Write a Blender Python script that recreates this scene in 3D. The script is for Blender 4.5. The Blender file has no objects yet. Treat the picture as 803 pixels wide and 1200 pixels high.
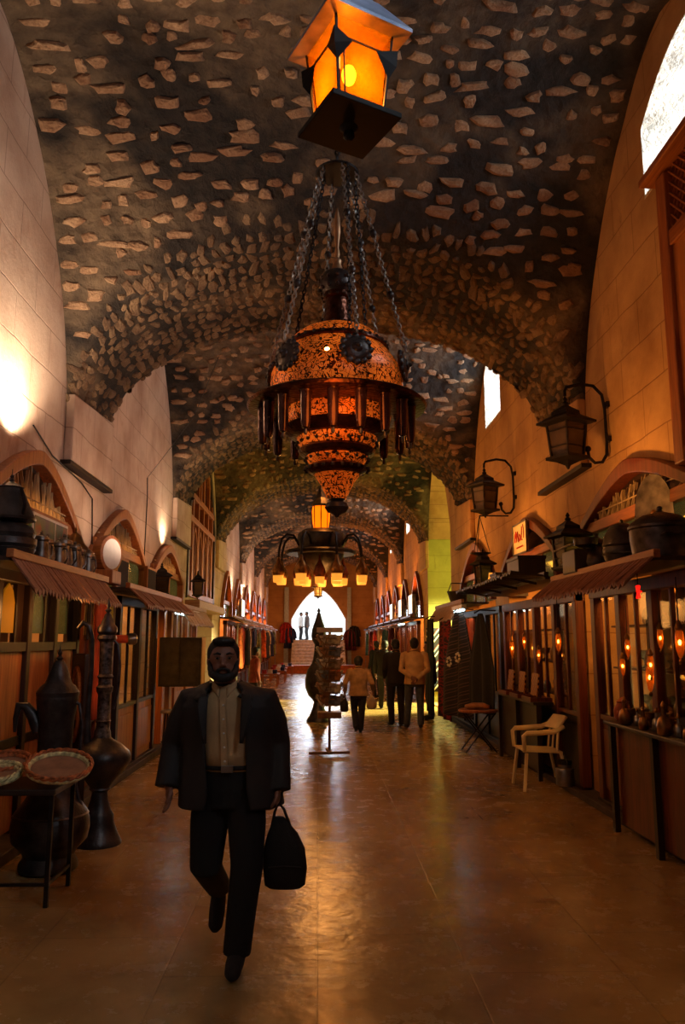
import bpy, bmesh, math, random
from mathutils import Vector, Matrix, noise
from mathutils.geometry import tessellate_polygon
PI = math.pi
R = random.Random(7)
SC = bpy.context.scene
COL = SC.collection

# ------------------------------------------------------------------ camera
F = 915.0; PITCH = math.radians(9.3); CZ = 1.72; VX = 374.0
cam_d = bpy.data.cameras.new('camera'); cam = bpy.data.objects.new('camera', cam_d); COL.objects.link(cam)
cam_d.sensor_fit = 'VERTICAL'; cam_d.sensor_height = 24; cam_d.sensor_width = 16.06
cam_d.lens = F / 1200 * 24; cam_d.clip_end = 300
cam.location = (0, 0, CZ)
cam.rotation_euler = (PI / 2 + PITCH, 0, -math.atan((401.5 - VX) / F))
SC.camera = cam
def rat(py):
    y = (600 - py) / F
    return (math.sin(PITCH) + y * math.cos(PITCH)) / (math.cos(PITCH) - y * math.sin(PITCH))
def fw(py): return math.cos(PITCH) - (600 - py) / F * math.sin(PITCH)
def zat(py, Y): return CZ + rat(py) * Y                      # height of a point seen at row py, at depth Y
def xat(px, py, Y): return (px - VX) / F / fw(py) * Y

# ------------------------------------------------------------------ mesh builder
class MB:
    def __init__(s): s.v = []; s.f = []
    def add(s, vs, fs):
        n = len(s.v); s.v += [tuple(p) for p in vs]; s.f += [tuple(i + n for i in q) for q in fs]; return s
    def box(s, x0, x1, y0, y1, z0, z1):
        vs = [(x, y, z) for z in (z0, z1) for y in (y0, y1) for x in (x0, x1)]
        return s.add(vs, [(0, 1, 3, 2), (4, 6, 7, 5), (0, 4, 5, 1), (2, 3, 7, 6), (0, 2, 6, 4), (1, 5, 7, 3)])
    def obox(s, c, size, rot=(0, 0, 0)):
        from mathutils import Euler
        m = Euler(rot).to_matrix(); h = [q / 2 for q in size]; c = Vector(c)
        vs = [c + m @ Vector((x * h[0], y * h[1], z * h[2])) for z in (-1, 1) for y in (-1, 1) for x in (-1, 1)]
        return s.add(vs, [(0, 1, 3, 2), (4, 6, 7, 5), (0, 4, 5, 1), (2, 3, 7, 6), (0, 2, 6, 4), (1, 5, 7, 3)])
    def bar(s, p0, p1, w, d):
        p0 = Vector(p0); p1 = Vector(p1); t = (p1 - p0).normalized()
        a = Vector((0, 0, 1)) if abs(t.z) < .9 else Vector((0, 1, 0))
        u = t.cross(a).normalized(); k = t.cross(u)
        vs = [p + u * (sx * w / 2) + k * (sy * d / 2) for p in (p0, p1) for sx, sy in ((-1, -1), (1, -1), (1, 1), (-1, 1))]
        return s.add(vs, [(0, 1, 2, 3), (7, 6, 5, 4)] + [(i, i + 4, (i + 1) % 4 + 4, (i + 1) % 4) for i in range(4)])
    def tube(s, pts, r, n=8, closed=False):
        pts = [Vector(p) for p in pts]; m = len(pts)
        rr = r if isinstance(r, (list, tuple)) else [r] * m
        ref = None; vs = []
        for i, p in enumerate(pts):
            a = pts[i - 1] if (i > 0 or closed) else p; b = pts[(i + 1) % m] if (i < m - 1 or closed) else p
            t = (b - a).normalized()
            if ref is None: ref = t.cross(Vector((0, 0, 1)) if abs(t.z) < .9 else Vector((1, 0, 0))).normalized()
            else:
                ref = ref - t * ref.dot(t)
                ref = ref.normalized() if ref.length > 1e-6 else t.orthogonal().normalized()
            k = t.cross(ref)
            vs += [p + (ref * math.cos(2 * PI * j / n) + k * math.sin(2 * PI * j / n)) * rr[i] for j in range(n)]
        fs = []
        for i in range(m if closed else m - 1):
            i2 = (i + 1) % m
            fs += [(i * n + j, i * n + (j + 1) % n, i2 * n + (j + 1) % n, i2 * n + j) for j in range(n)]
        if not closed: fs += [tuple(range(n - 1, -1, -1)), tuple((m - 1) * n + j for j in range(n))]
        return s.add(vs, fs)
    def lathe(s, prof, n=24, c=(0, 0, 0), sy=1.0, rot=0):
        vs = []; m = len(prof)
        for r, z in prof:
            vs += [(c[0] + max(r, .0005) * math.cos(rot + 2 * PI * j / n), c[1] + sy * max(r, .0005) * math.sin(rot + 2 * PI * j / n), c[2] + z) for j in range(n)]
        fs = [(i * n + j, i * n + (j + 1) % n, (i + 1) * n + (j + 1) % n, (i + 1) * n + j) for i in range(m - 1) for j in range(n)]
        fs += [tuple(range(n - 1, -1, -1)), tuple((m - 1) * n + j for j in range(n))]
        return s.add(vs, fs)
    def ball(s, c, rx, ry=None, rz=None, n=12, m=8):
        ry = rx if ry is None else ry; rz = rx if rz is None else rz
        vs = [(c[0], c[1], c[2] - rz)]
        for i in range(1, m):
            a = -PI / 2 + PI * i / m
            vs += [(c[0] + rx * math.cos(a) * math.cos(2 * PI * j / n), c[1] + ry * math.cos(a) * math.sin(2 * PI * j / n), c[2] + rz * math.sin(a)) for j in range(n)]
        vs.append((c[0], c[1], c[2] + rz)); L = len(vs) - 1
        fs = [(0, 1 + (j + 1) % n, 1 + j) for j in range(n)]
        fs += [(1 + i * n + j, 1 + i * n + (j + 1) % n, 1 + (i + 1) * n + (j + 1) % n, 1 + (i + 1) * n + j) for i in range(m - 2) for j in range(n)]
        fs += [(1 + (m - 2) * n + j, 1 + (m - 2) * n + (j + 1) % n, L) for j in range(n)]
        return s.add(vs, fs)
    def prism(s, poly, axis, a0, a1):                          # poly in the two other axes
        def P(u, v, a): return {0: (a, u, v), 1: (u, a, v), 2: (u, v, a)}[axis]
        n = len(poly); vs = [P(u, v, a0) for u, v in poly] + [P(u, v, a1) for u, v in poly]
        return s.add(vs, [tuple(range(n)), tuple(range(2 * n - 1, n - 1, -1))] + [(i, (i + 1) % n, (i + 1) % n + n, i + n) for i in range(n)])
    def strip(s, outer, inner, axis, a0, a1):                  # band between two open paths, extruded
        def P(u, v, a): return {0: (a, u, v), 1: (u, a, v), 2: (u, v, a)}[axis]
        n = len(outer); vs = [P(u, v, a) for a in (a0, a1) for path in (outer, inner) for u, v in path]
        fs = []
        for i in range(n - 1):
            fs += [(i, i + 1, n + i + 1, n + i), (2 * n + i, 3 * n + i, 3 * n + i + 1, 2 * n + i + 1),
                   (i, 2 * n + i, 2 * n + i + 1, i + 1), (n + i, n + i + 1, 3 * n + i + 1, 3 * n + i)]
        fs += [(0, n, 3 * n, 2 * n), (n - 1, 3 * n - 1, 4 * n - 1, 2 * n - 1)]
        return s.add(vs, fs)
    def loft(s, secs, n=16, p=2.0):                            # (cx,cy,cz,rx,ry) horizontal superellipses
        vs = []
        for cx, cy, cz, rx, ry in secs:
            for j in range(n):
                c = math.cos(2 * PI * j / n); q = math.sin(2 * PI * j / n)
                vs.append((cx + rx * math.copysign(abs(c) ** (2 / p), c), cy + ry * math.copysign(abs(q) ** (2 / p), q), cz))
        m = len(secs)
        fs = [(i * n + j, i * n + (j + 1) % n, (i + 1) * n + (j + 1) % n, (i + 1) * n + j) for i in range(m - 1) for j in range(n)]
        fs += [tuple(range(n - 1, -1, -1)), tuple((m - 1) * n + j for j in range(n))]
        return s.add(vs, fs)
    def sheet(s, fn, nu, nv, th):                              # thick sheet from fn(u,v)->Vector, offset along normal
        P = [[Vector(fn(i / nu, j / nv)) for j in range(nv + 1)] for i in range(nu + 1)]
        A = []; B = []
        for i in range(nu + 1):
            for j in range(nv + 1):
                du = P[min(i + 1, nu)][j] - P[max(i - 1, 0)][j]; dv = P[i][min(j + 1, nv)] - P[i][max(j - 1, 0)]
                k = du.cross(dv); k = k.normalized() if k.length > 1e-9 else Vector((0, 0, 1))
                A.append(P[i][j] + k * th / 2); B.append(P[i][j] - k * th / 2)
        N = len(A); w = nv + 1; fs = []
        for i in range(nu):
            for j in range(nv):
                a = i * w + j; fs += [(a, a + w, a + w + 1, a + 1), (N + a, N + a + 1, N + a + w + 1, N + a + w)]
        for i in range(nu):
            a = i * w; fs.append((a, N + a, N + a + w, a + w)); a = i * w + nv; fs.append((a, a + w, N + a + w, N + a))
        for j in range(nv):
            a = j; fs.append((a, a + 1, N + a + 1, N + a)); a = nu * w + j; fs.append((a, N + a, N + a + 1, a + 1))
        return s.add(A + B, fs)
    def build(s, name, mat, parent=None, smooth=False, bevel=0, remesh=0, it=4):
        me = bpy.data.meshes.new(name); me.from_pydata(s.v, [], s.f)
        b = bmesh.new(); b.from_mesh(me); bmesh.ops.recalc_face_normals(b, faces=b.faces); b.to_mesh(me); b.free()
        o = bpy.data.objects.new(name, me); COL.objects.link(o)
        if bevel or remesh:
            if bevel:
                m = o.modifiers.new('b', 'BEVEL'); m.width = bevel; m.segments = 2; m.limit_method = 'ANGLE'
            if remesh:
                m = o.modifiers.new('r', 'REMESH'); m.mode = 'VOXEL'; m.voxel_size = remesh
                if it: m = o.modifiers.new('s', 'SMOOTH'); m.factor = .5; m.iterations = it
            dg = bpy.context.evaluated_depsgraph_get(); dg.update()
            me2 = bpy.data.meshes.new_from_object(o.evaluated_get(dg)); o.modifiers.clear(); o.data = me2; me = me2
            me.name = name
        if smooth:
            me.polygons.foreach_set('use_smooth', [True] * len(me.polygons))
            if smooth != 'all':
                me.update()
                try: me.set_sharp_from_angle(angle=math.radians(38))
                except Exception: pass
        me.materials.clear(); me.materials.append(mat)
        if parent is not None: o.parent = parent
        return o

def tag(o, label, cat, group=None):
    o['label'] = label; o['category'] = cat
    if group: o['group'] = group
    return o
def thing(name, label, cat, loc=(0, 0, 0), rz=0, group=None, sc=1):
    o = bpy.data.objects.new(name, None); COL.objects.link(o); o.location = loc; o.rotation_euler = (0, 0, rz); o.scale = (sc,) * 3
    o.empty_display_size = .1
    return tag(o, label, cat, group)
def struct(name, mb, mat, **k):
    o = mb.build(name, mat, **k); o['kind'] = 'structure'; return o
def dup(root, loc, rz=None, label=None, group=None, sc=None):
    def cp(o, par):
        c = o.copy(); COL.objects.link(c)
        if par is not None: c.parent = par
        for ch in kids.get(o.name, []): cp(ch, c)
        return c
    kids = {}
    for q in COL.objects:
        if q.parent: kids.setdefault(q.parent.name, []).append(q)
    r = cp(root, None); r.location = loc
    if rz is not None: r.rotation_euler = (0, 0, rz)
    if label: r['label'] = label
    if group: r['group'] = group
    if sc: r.scale = (sc,) * 3 if not isinstance(sc, tuple) else sc
    return r

# ------------------------------------------------------------------ materials
def lin(c):
    return tuple(((x / 255) / 12.92 if x / 255 <= .04045 else ((x / 255 + .055) / 1.055) ** 2.4) for x in c) + (1,)
class N:
    def __init__(s, name):
        s.m = bpy.data.materials.new(name); s.m.use_nodes = True; s.t = s.m.node_tree; s.b = s.t.nodes['Principled BSDF']
        s.co = s.t.nodes.new('ShaderNodeTexCoord').outputs['Object']
    def n(s, typ, **k):
        q = s.t.nodes.new(typ)
        for a, v in k.items():
            if hasattr(q, a) and a not in q.inputs: setattr(q, a, v)
            else: q.inputs[a].default_value = v
        return q
    def l(s, a, b): s.t.links.new(a, b)
    def map(s, scale=(1, 1, 1), rot=(0, 0, 0)):
        q = s.t.nodes.new('ShaderNodeMapping'); q.inputs['Scale'].default_value = scale; q.inputs['Rotation'].default_value = rot
        s.l(s.co, q.inputs[0]); return q.outputs[0]
    def noise(s, scale, detail=4, vec=None, rough=.5, dist=0):
        q = s.n('ShaderNodeTexNoise', Scale=scale, Detail=detail, Roughness=rough, Distortion=dist); s.l(vec or s.co, q.inputs['Vector']); return q.outputs['Fac']
    def ramp(s, fac, stops):
        q = s.t.nodes.new('ShaderNodeValToRGB'); e = q.color_ramp.elements
        while len(e) < len(stops): e.new(.5)
        for i, (p, c) in enumerate(stops): e[i].position = p; e[i].color = c if len(c) == 4 else lin(c)
        s.l(fac, q.inputs[0]); return q.outputs[0]
    def mix(s, f, a, b, mode='MIX'):
        q = s.t.nodes.new('ShaderNodeMix'); q.data_type = 'RGBA'; q.blend_type = mode
        for i, v in ((0, f), (6, a), (7, b)):
            if isinstance(v, (int, float)): q.inputs[i].default_value = v
            elif isinstance(v, tuple): q.inputs[i].default_value = v if len(v) == 4 else lin(v)
            else: s.l(v, q.inputs[i])
        return q.outputs[2]
    def math(s, op, a, b=0.0):
        q = s.t.nodes.new('ShaderNodeMath'); q.operation = op
        for i, v in ((0, a), (1, b)):
            if isinstance(v, (int, float)): q.inputs[i].default_value = v
            else: s.l(v, q.inputs[i])
        return q.outputs[0]
    def bump(s, h, strength=.3, dist=.01):
        q = s.n('ShaderNodeBump', Strength=strength, Distance=dist); s.l(h, q.inputs['Height']); s.l(q.outputs[0], s.b.inputs['Normal'])
    def fin(s, col=None, rough=.6, metal=0, spec=None):
        if col is not None: s.l(col, s.b.inputs['Base Color'])
        if isinstance(rough, (int, float)): s.b.inputs['Roughness'].default_value = rough
        else: s.l(rough, s.b.inputs['Roughness'])
        s.b.inputs['Metallic'].default_value = metal
        if spec is not None: s.b.inputs['Specular IOR Level'].default_value = spec
        return s.m
def m_plain(name, c, rough=.6, metal=0, var=.25, scale=9, bump=.15, bd=.004):
    q = N(name); f = q.noise(scale, 5)
    d = tuple(x * (1 - var) for x in c); e = tuple(min(255, x * (1 + var * .6)) for x in c)
    col = q.ramp(f, [(.3, d), (.7, e)])
    if bump: q.bump(q.noise(scale * 6, 3), bump, bd)
    return q.fin(col, rough, metal)
def m_wood(name, c, c2, rough=.45, scale=1.0, axis='z'):
    q = N(name); s = {'x': (.9, 12, 12), 'y': (12, .9, 12), 'z': (12, 12, .9)}[axis]
    v = q.map(tuple(a * scale for a in s)); f = q.noise(2.2, 6, v, .6, .6)
    col = q.ramp(f, [(.3, c2), (.72, c)]); q.bump(f, .25, .004)
    return q.fin(col, rough)
def m_emit(name, c, st, base=None):
    q = N(name); q.b.inputs['Base Color'].default_value = lin(base or c); q.b.inputs['Emission Color'].default_value = lin(c)
    q.b.inputs['Emission Strength'].default_value = st; q.b.inputs['Roughness'].default_value = .5
    return q.m

# vault mortar with soot stains (soot is dirt on the plaster), stones lumps separate
q = N('vault_mortar')
big = q.noise(.55, 3, None, .55, .4); sm = q.noise(6, 6, None, .65)
soot = q.ramp(big, [(.4, (0, 0, 0, 1)), (.54, (1, 1, 1, 1))])
base = q.ramp(sm, [(.3, (88, 70, 52)), (.7, (128, 106, 80))])
dk = q.ramp(sm, [(.3, (20, 15, 12)), (.75, (52, 40, 30))])
col = q.mix(soot, base, dk)
vo = q.n('ShaderNodeTexVoronoi', Scale=7.0); q.l(q.map((1, 1, 1)), vo.inputs['Vector'])
q.bump(q.math('ADD', q.noise(9, 8, None, .72), q.math('MULTIPLY', vo.outputs['Distance'], .7)), 1.0, .09)
M_MORTAR = q.fin(col, .95)
def stone_mat(name, light, dark, sootc):
    q = N(name)
    big = q.noise(.55, 3, None, .55, .4); sm = q.noise(3.2, 3); fine = q.noise(34, 5, None, .7)
    a = q.ramp(sm, [(.32, dark), (.66, light)])
    a = q.mix(q.ramp(fine, [(.35, (.55, .55, .55, 1)), (.7, (0, 0, 0, 1))]), a, q.mix(1.0, a, (110, 70, 50), 'MULTIPLY'))
    sf = q.ramp(big, [(.44, (0, 0, 0, 1)), (.64, (.8, .8, .8, 1))])
    col = q.mix(sf, a, sootc); q.bump(fine, 1.0, .03)
    return q.fin(col, .9)
M_STONE = stone_mat('vault_stone', (205, 168, 128), (138, 98, 66), (110, 72, 46))
M_BRICKSTONE = stone_mat('arch_stone', (178, 146, 106), (110, 82, 56), (78, 56, 38))
def wall_mat(name, c, d, seam, stain):
    q = N(name)
    co = q.t.nodes.new('ShaderNodeSeparateXYZ'); q.l(q.co, co.inputs[0]); cb = q.t.nodes.new('ShaderNodeCombineXYZ')
    wob = q.noise(1.3, 3)
    q.l(co.outputs['Y'], cb.inputs[0]); q.l(q.math('ADD', co.outputs['Z'], q.math('MULTIPLY', wob, .08)), cb.inputs[1])
    br = q.n('ShaderNodeTexBrick', Scale=1.0); q.l(cb.outputs[0], br.inputs['Vector'])
    br.inputs['Brick Width'].default_value = .95; br.inputs['Row Height'].default_value = .46
    br.inputs['Mortar Size'].default_value = .008; br.inputs['Mortar Smooth'].default_value = .6; br.inputs['Bias'].default_value = -.2
    br.inputs['Color1'].default_value = (1, 1, 1, 1); br.inputs['Color2'].default_value = (.86, .86, .86, 1); br.inputs['Mortar'].default_value = lin(seam)
    n1 = q.noise(1.1, 6, None, .62); n2 = q.noise(16, 5, None, .7)
    a = q.ramp(n1, [(.3, d), (.62, c)]); a = q.mix(.55, a, br.outputs['Color'], 'MULTIPLY')
    st = q.ramp(q.noise(2.4, 6, q.map((1, 1, .5)), .7, .5), [(.58, (0, 0, 0, 1)), (.72, (.6, .6, .6, 1))])
    a = q.mix(st, a, stain); q.bump(q.math('ADD', n2, q.math('MULTIPLY', br.outputs['Fac'], -1.2)), .5, .012)
    return q.fin(a, .88)
M_WALL_L = wall_mat('ashlar_left', (206, 178, 152), (168, 134, 108), (120, 92, 74), (150, 104, 78))
M_WALL_R = wall_mat('ashlar_right', (204, 160, 104), (160, 116, 68), (150, 110, 70), (120, 80, 46))
M_WALL_G = wall_mat('plaster_passage', (196, 190, 96), (164, 158, 74), (150, 140, 70), (130, 116, 50))  # yellow-green of the passage light is put into the plaster colour
M_WALL_E = wall_mat('plaster_end', (204, 156, 100), (170, 122, 76), (140, 104, 70), (150, 104, 62))
# polished worn floor
q = N('polished_floor')
n1 = q.noise(.8, 7, None, .65, .3); n2 = q.noise(5, 5, None, .7); br = q.n('ShaderNodeTexBrick', Scale=1.0); q.l(q.map((1, 1, 1), (0, 0, PI / 2)), br.inputs['Vector'])
br.inputs['Brick Width'].default_value = 1.1; br.inputs['Row Height'].default_value = .8; br.inputs['Mortar Size'].default_value = .006; br.inputs['Mortar Smooth'].default_value = .4
br.inputs['Color1'].default_value = (1, 1, 1, 1); br.inputs['Color2'].default_value = (.88, .86, .84, 1); br.inputs['Mortar'].default_value = (.45, .4, .35, 1)
a = q.ramp(n1, [(.3, (124, 98, 56)), (.52, (168, 136, 82)), (.75, (192, 160, 100))])
a = q.mix(.5, a, br.outputs['Color'], 'MULTIPLY')
sp = q.ramp(q.noise(3.1, 4, None, .75), [(.7, (0, 0, 0, 1)), (.76, (.7, .7, .7, 1))]); a = q.mix(sp, a, (62, 44, 28))
rg = q.math('ADD', q.math('MULTIPLY', n2, .34), .08)
q.bump(q.math('ADD', q.noise(2.2, 4, None, .6), q.math('MULTIPLY', br.outputs['Fac'], -.15)), .24, .06)
M_FLOOR = q.fin(a, rg, 0, .42)

M_WOOD = m_wood('honey_wood', (176, 104, 48), (120, 62, 24))
M_WOODH = m_wood('honey_wood_beam', (180, 108, 50), (124, 66, 26), axis='y')
M_RED = m_wood('reddish_wood', (122, 58, 28), (74, 30, 14))
M_DKW = m_wood('dark_wood', (54, 34, 24), (28, 17, 12))
M_PANEL = m_wood('orange_plank', (188, 116, 56), (120, 62, 26))
M_AWN = m_wood('awning_slat', (158, 104, 76), (112, 68, 48), .6, axis='x')
M_AWN2 = m_wood('awning_slat_pale', (186, 150, 116), (138, 100, 72), .6, axis='x')
M_REED = m_wood('reed_stick', (200, 178, 136), (132, 106, 72), .6)
M_IRON = m_plain('black_iron', (34, 28, 25), .5, .6, .4, 14)
M_PEWTER = m_plain('aged_pewter', (82, 76, 76), .42, .8, .45, 11, .3)
M_TIN = m_plain('dull_tin', (112, 106, 98), .4, .85, .4, 8, .25)
M_DKMET = m_plain('dark_bronze', (62, 58, 56), .38, .55, .5, 8, .35, .008)
M_BRASS = m_plain('aged_brass', (150, 108, 58), .35, .9, .35, 12)
M_COPPER = m_plain('red_copper', (134, 74, 48), .38, .85, .4, 12)
M_STEEL = m_plain('steel', (160, 158, 152), .3, .9, .2, 8)
M_PLASTIC = m_plain('cream_plastic', (226, 206, 152), .35, 0, .06, 5, .05)
M_BLACK = m_plain('black_cloth', (22, 19, 18), .85, 0, .3, 20, .3)
M_WHITE = m_plain('white_paint', (225, 222, 214), .5, 0, .06)
M_BULB = m_emit('bulb', (255, 214, 120), 30)
M_FLUO = m_emit('fluorescent_tube', (205, 240, 245), 12)
q = N('clear_glass'); q.b.inputs['Transmission Weight'].default_value = 1; q.b.inputs['Base Color'].default_value = (.9, .95, .9, 1)
q.b.inputs['IOR'].default_value = 1.12; q.b.inputs['Roughness'].default_value = .05; M_GLASS = q.m
def amber(name, c, tr, rough, st, ec):
    q = N(name); q.b.inputs['Transmission Weight'].default_value = tr; q.b.inputs['Base Color'].default_value = lin(c); q.b.inputs['IOR'].default_value = 1.1
    q.b.inputs['Roughness'].default_value = rough; q.b.inputs['Emission Color'].default_value = lin(ec); q.b.inputs['Emission Strength'].default_value = st
    q.bump(q.noise(30, 3), .1); return q.m
M_AMBER = amber('amber_glass_lit', (255, 150, 30), .85, .35, 1.1, (255, 120, 8))
M_LAMPSH = amber('cream_glass_lit', (255, 220, 140), .3, .4, .6, (255, 170, 60))

# ------------------------------------------------------------------ vault
XC, HW = .1, 3.0
XL, XR = XC - HW, XC + HW
PER = 6.6; B0 = 2.95; YEND = 45.0; YBACK = -3.2
def Tz(x):
    u = min(1, abs(x - XC) / HW); return 4.3 + 1.93 * (1 - u ** 2.15) ** .52
def Lz(y):
    c = 6.25 + PER * round((y - 6.25) / PER); t = abs(y - c) / 2.45
    return -9 if t >= 1 else 4.4 + 3.0 * (1 - t ** 1.55) ** .62
def smax(a, b, k=.5):
    h = max(k - abs(a - b), 0) / k; return max(a, b) + h * h * k / 4
def ceil_z(x, y, rough=True):
    l = Lz(y)
    u = (x - XC) / HW
    if l > 0: l += .18 * (1 - u * u) * min(1, max(0, (l - 5) / 2))
    z = smax(Tz(x), l if l > 0 else 4.0)
    if rough: z += (noise.fractal(Vector((x * 1.6, y * 1.6, z * 1.6)), 1, 2, 3)) * .045
    return z
xs = [XC + HW * math.sin(PI / 2 * (-1 + 2 * i / 84)) for i in range(85)]
ys = []
k = -1
while True:
    c = 6.25 + PER * k
    for i in range(38): ys.append(c + 2.45 * math.sin(PI / 2 * (-1 + 2 * i / 38)))
    for i in range(12): ys.append(c + 2.45 + 1.7 * i / 12)
    k += 1
    if c > YEND: break
ys = [YBACK] + [y for y in ys if YBACK < y < YEND] + [YEND]
vs = [(x, y, ceil_z(x, y, 0 < i < len(xs) - 1)) for y in ys for i, x in enumerate(xs)]
W = len(xs)
cm = MB().add(vs, [(j * W + i, j * W + i + 1, (j + 1) * W + i + 1, (j + 1) * W + i) for j in range(len(ys) - 1) for i in range(W - 1)])
ceiling = struct('ceiling', cm, M_MORTAR, smooth='all')
def nrm(x, y):
    e = .03; zx = (ceil_z(x + e, y, False) - ceil_z(x - e, y, False)) / (2 * e) if abs(x - XC) < HW - .04 else math.copysign(6, XC - x)
    zy = (ceil_z(x, y + e, False) - ceil_z(x, y - e, False)) / (2 * e)
    return Vector((zx, zy, -1)).normalized()
def lump(mb, p, n, t, a, b, h, na):
    t = (t - n * t.dot(n)).normalized(); k = n.cross(t); vs = []
    ph = R.uniform(0, 6); pw = R.uniform(.6, .95)
    ang = [2 * PI * (j + R.uniform(-.3, .3)) / na for j in range(na)]
    rr = [R.uniform(.66, 1.22) for _ in range(na)]
    for lvl, (sc_, hh) in enumerate(((1.12, -.35), (1.0, .35), (.78, .85), (.4, 1.0))):
        for j in range(na):
            c = math.cos(ang[j]); q_ = math.sin(ang[j])
            x = math.copysign(abs(c) ** pw, c) * a * sc_ * rr[j]; y = math.copysign(abs(q_) ** pw, q_) * b * sc_ * rr[j]
            vs.append(p + t * x + k * y + n * (h * (hh + R.uniform(-.22, .22) * (lvl > 0))))
    fs = [(l * na + j, l * na + (j + 1) % na, (l + 1) * na + (j + 1) % na, (l + 1) * na + j) for l in range(3) for j in range(na)]
    fs.append(tuple(3 * na + j for j in range(na)))
    mb.add(vs, fs)
def arc_samples(f, a, b, h, n=900):
    out = []; s = 0; prev = (a, f(a)); nxt = h * .5
    for i in range(1, n + 1):
        u = a + (b - a) * i / n; z = f(u); d = math.hypot(u - prev[0], z - prev[1]); s += d
        if s >= nxt and z > 0 and prev[1] > 0: out.append(u); nxt += h * R.uniform(.88, 1.12)
        if prev[1] < 0: s = 0; nxt = h * .5
        prev = (u, z)
    return out
mbs = MB(); mbb = MB()
for kb in range(0, 6):                                        # groin-bay stones, courses run across
    c = 6.25 + PER * kb; near = kb < 2
    for y in arc_samples(lambda v: Lz(v), c - 2.449, c + 2.449, .19 if near else .22):
        if y > YEND - .3: continue
        x = XL + .12 + R.uniform(0, .2)
        while x < XR - .1:
            L = R.choice((.055, .07, .08, .09, .10, .12, .15)) * R.uniform(.85, 1.2)
            if Lz(y) > Tz(x) + .04 and R.random() < .9 and not (abs(x-XC)>2.93):
                yy = y + R.uniform(-.05, .05); z = ceil_z(x, yy)
                lump(mbs, Vector((x, yy, z)), nrm(x, yy), Vector((1, R.uniform(-.22, .22), 0)), L, R.uniform(.04, .066), R.uniform(.018, .04), 9 if near else 6)
            x += (L + R.uniform(.05, .12)) * 1.55
    # the band and the barrel haunches: courses run along the street
for x in arc_samples(lambda v: Tz(v), XL + .001, XR - .001, .14):
    y = 2.3 + R.uniform(0, .2)
    while y < YEND - .3:
        near = y < 17; L = R.choice((.045, .06, .08, .11))*R.uniform(.8, 1.25)
        if Lz(y) < Tz(x) - .03:
            x_ = x; y_ = y; x = min(max(x_ + R.uniform(-.03, .03), XL + .01), XR - .01); z = ceil_z(x, y)
            c = 6.25 + PER * round((y - 6.25) / PER); edge = abs(abs(y - c) - 2.6) < .12
            lump(mbb, Vector((x, y, z)), nrm(x, y), Vector((R.uniform(-.45, .45), 1, 0)), L * (1.5 if edge else 1), R.uniform(.036, .066), R.uniform(.012, .035), 8 if near else 6); x = x_
        y += (L + .035) * 1.75 * (1 if near else 1.15)
mbs.build('vault_stonework', M_STONE, ceiling, smooth=False)
mbb.build('arch_stonework', M_BRICKSTONE, ceiling, smooth=False)

# ------------------------------------------------------------------ walls with real openings
def arch_pts(c, w, z0, zs, za, n=9, p=1.8):
    half = [(c + w * (1 - i / n), zs + (za - zs) * (1 - (1 - i / n) ** p)) for i in range(n + 1)]
    left = [(2 * c - y, z) for y, z in reversed(half[:-1])]
    return [(c + w, z0)] + half + left + [(c - w, z0)]
def wall(name, x0, x1, outer, holes, mat):
    polys = [[Vector((y, z, 0)) for y, z in outer]] + [[Vector((y, z, 0)) for y, z in h] for h in holes]
    flat = [p for pl in polys for p in pl]; tr = tessellate_polygon(polys)
    mb = MB()
    for x in (x0, x1): mb.add([(x, p.x, p.y) for p in flat], [tuple(t) for t in tr])
    for pl in polys:
        n = len(pl); mb.add([(x, p.x, p.y) for x in (x0, x1) for p in pl], [(i, (i + 1) % n, (i + 1) % n + n, i + n) for i in range(n)])
    return struct(name, mb, mat)
LSH = [7.85, 11.35, 14.85]; RSH = [7.45, 11.3, 15.1]; FAR = [24.4, 27.7, 31.0, 34.3, 37.6, 40.9]
rect = [(YBACK, -.02), (YEND, -.02), (YEND, 8.3), (YBACK, 8.3)]
hl = [arch_pts(c, 1.42, .02, 2.95, 3.52) for c in LSH] + [arch_pts(c, 1.15, .02, 2.9, 3.75) for c in FAR]
hl.append(arch_pts(19.35, 2.2, 2.75, 4.6, 6.9)); hl.append([(17.2, .02), (21.5, .02), (21.5, 2.45), (17.2, 2.45)])
hr = [arch_pts(c, 1.42 if c > 8 else 1.6, .02, 2.95, 3.42) for c in RSH] + [arch_pts(c, 1.15, .02, 2.9, 3.75) for c in FAR]
hr.append(arch_pts(20.25, 2.0, .02, 4.4, 6.6))
WIN = [(5.85, .95, 5.9, 6.6, 7.0), (13.45, .62, 5.6, 6.6, 7.0), (26.9, .5, 5.4, 6.3, 6.7), (33.3, .5, 5.4, 6.3, 6.7), (-.35, 1.0, 5.75, 6.6, 7.0)]  # last window is unseen, added behind the camera for raking daylight
hr += [arch_pts(c, w, a, b, d) for c, w, a, b, d in WIN]
wall('wall_left', XL, XL - .7, rect, hl, M_WALL_L)
wall('wall_right', XR, XR + .8, rect, hr, M_WALL_R)
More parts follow.
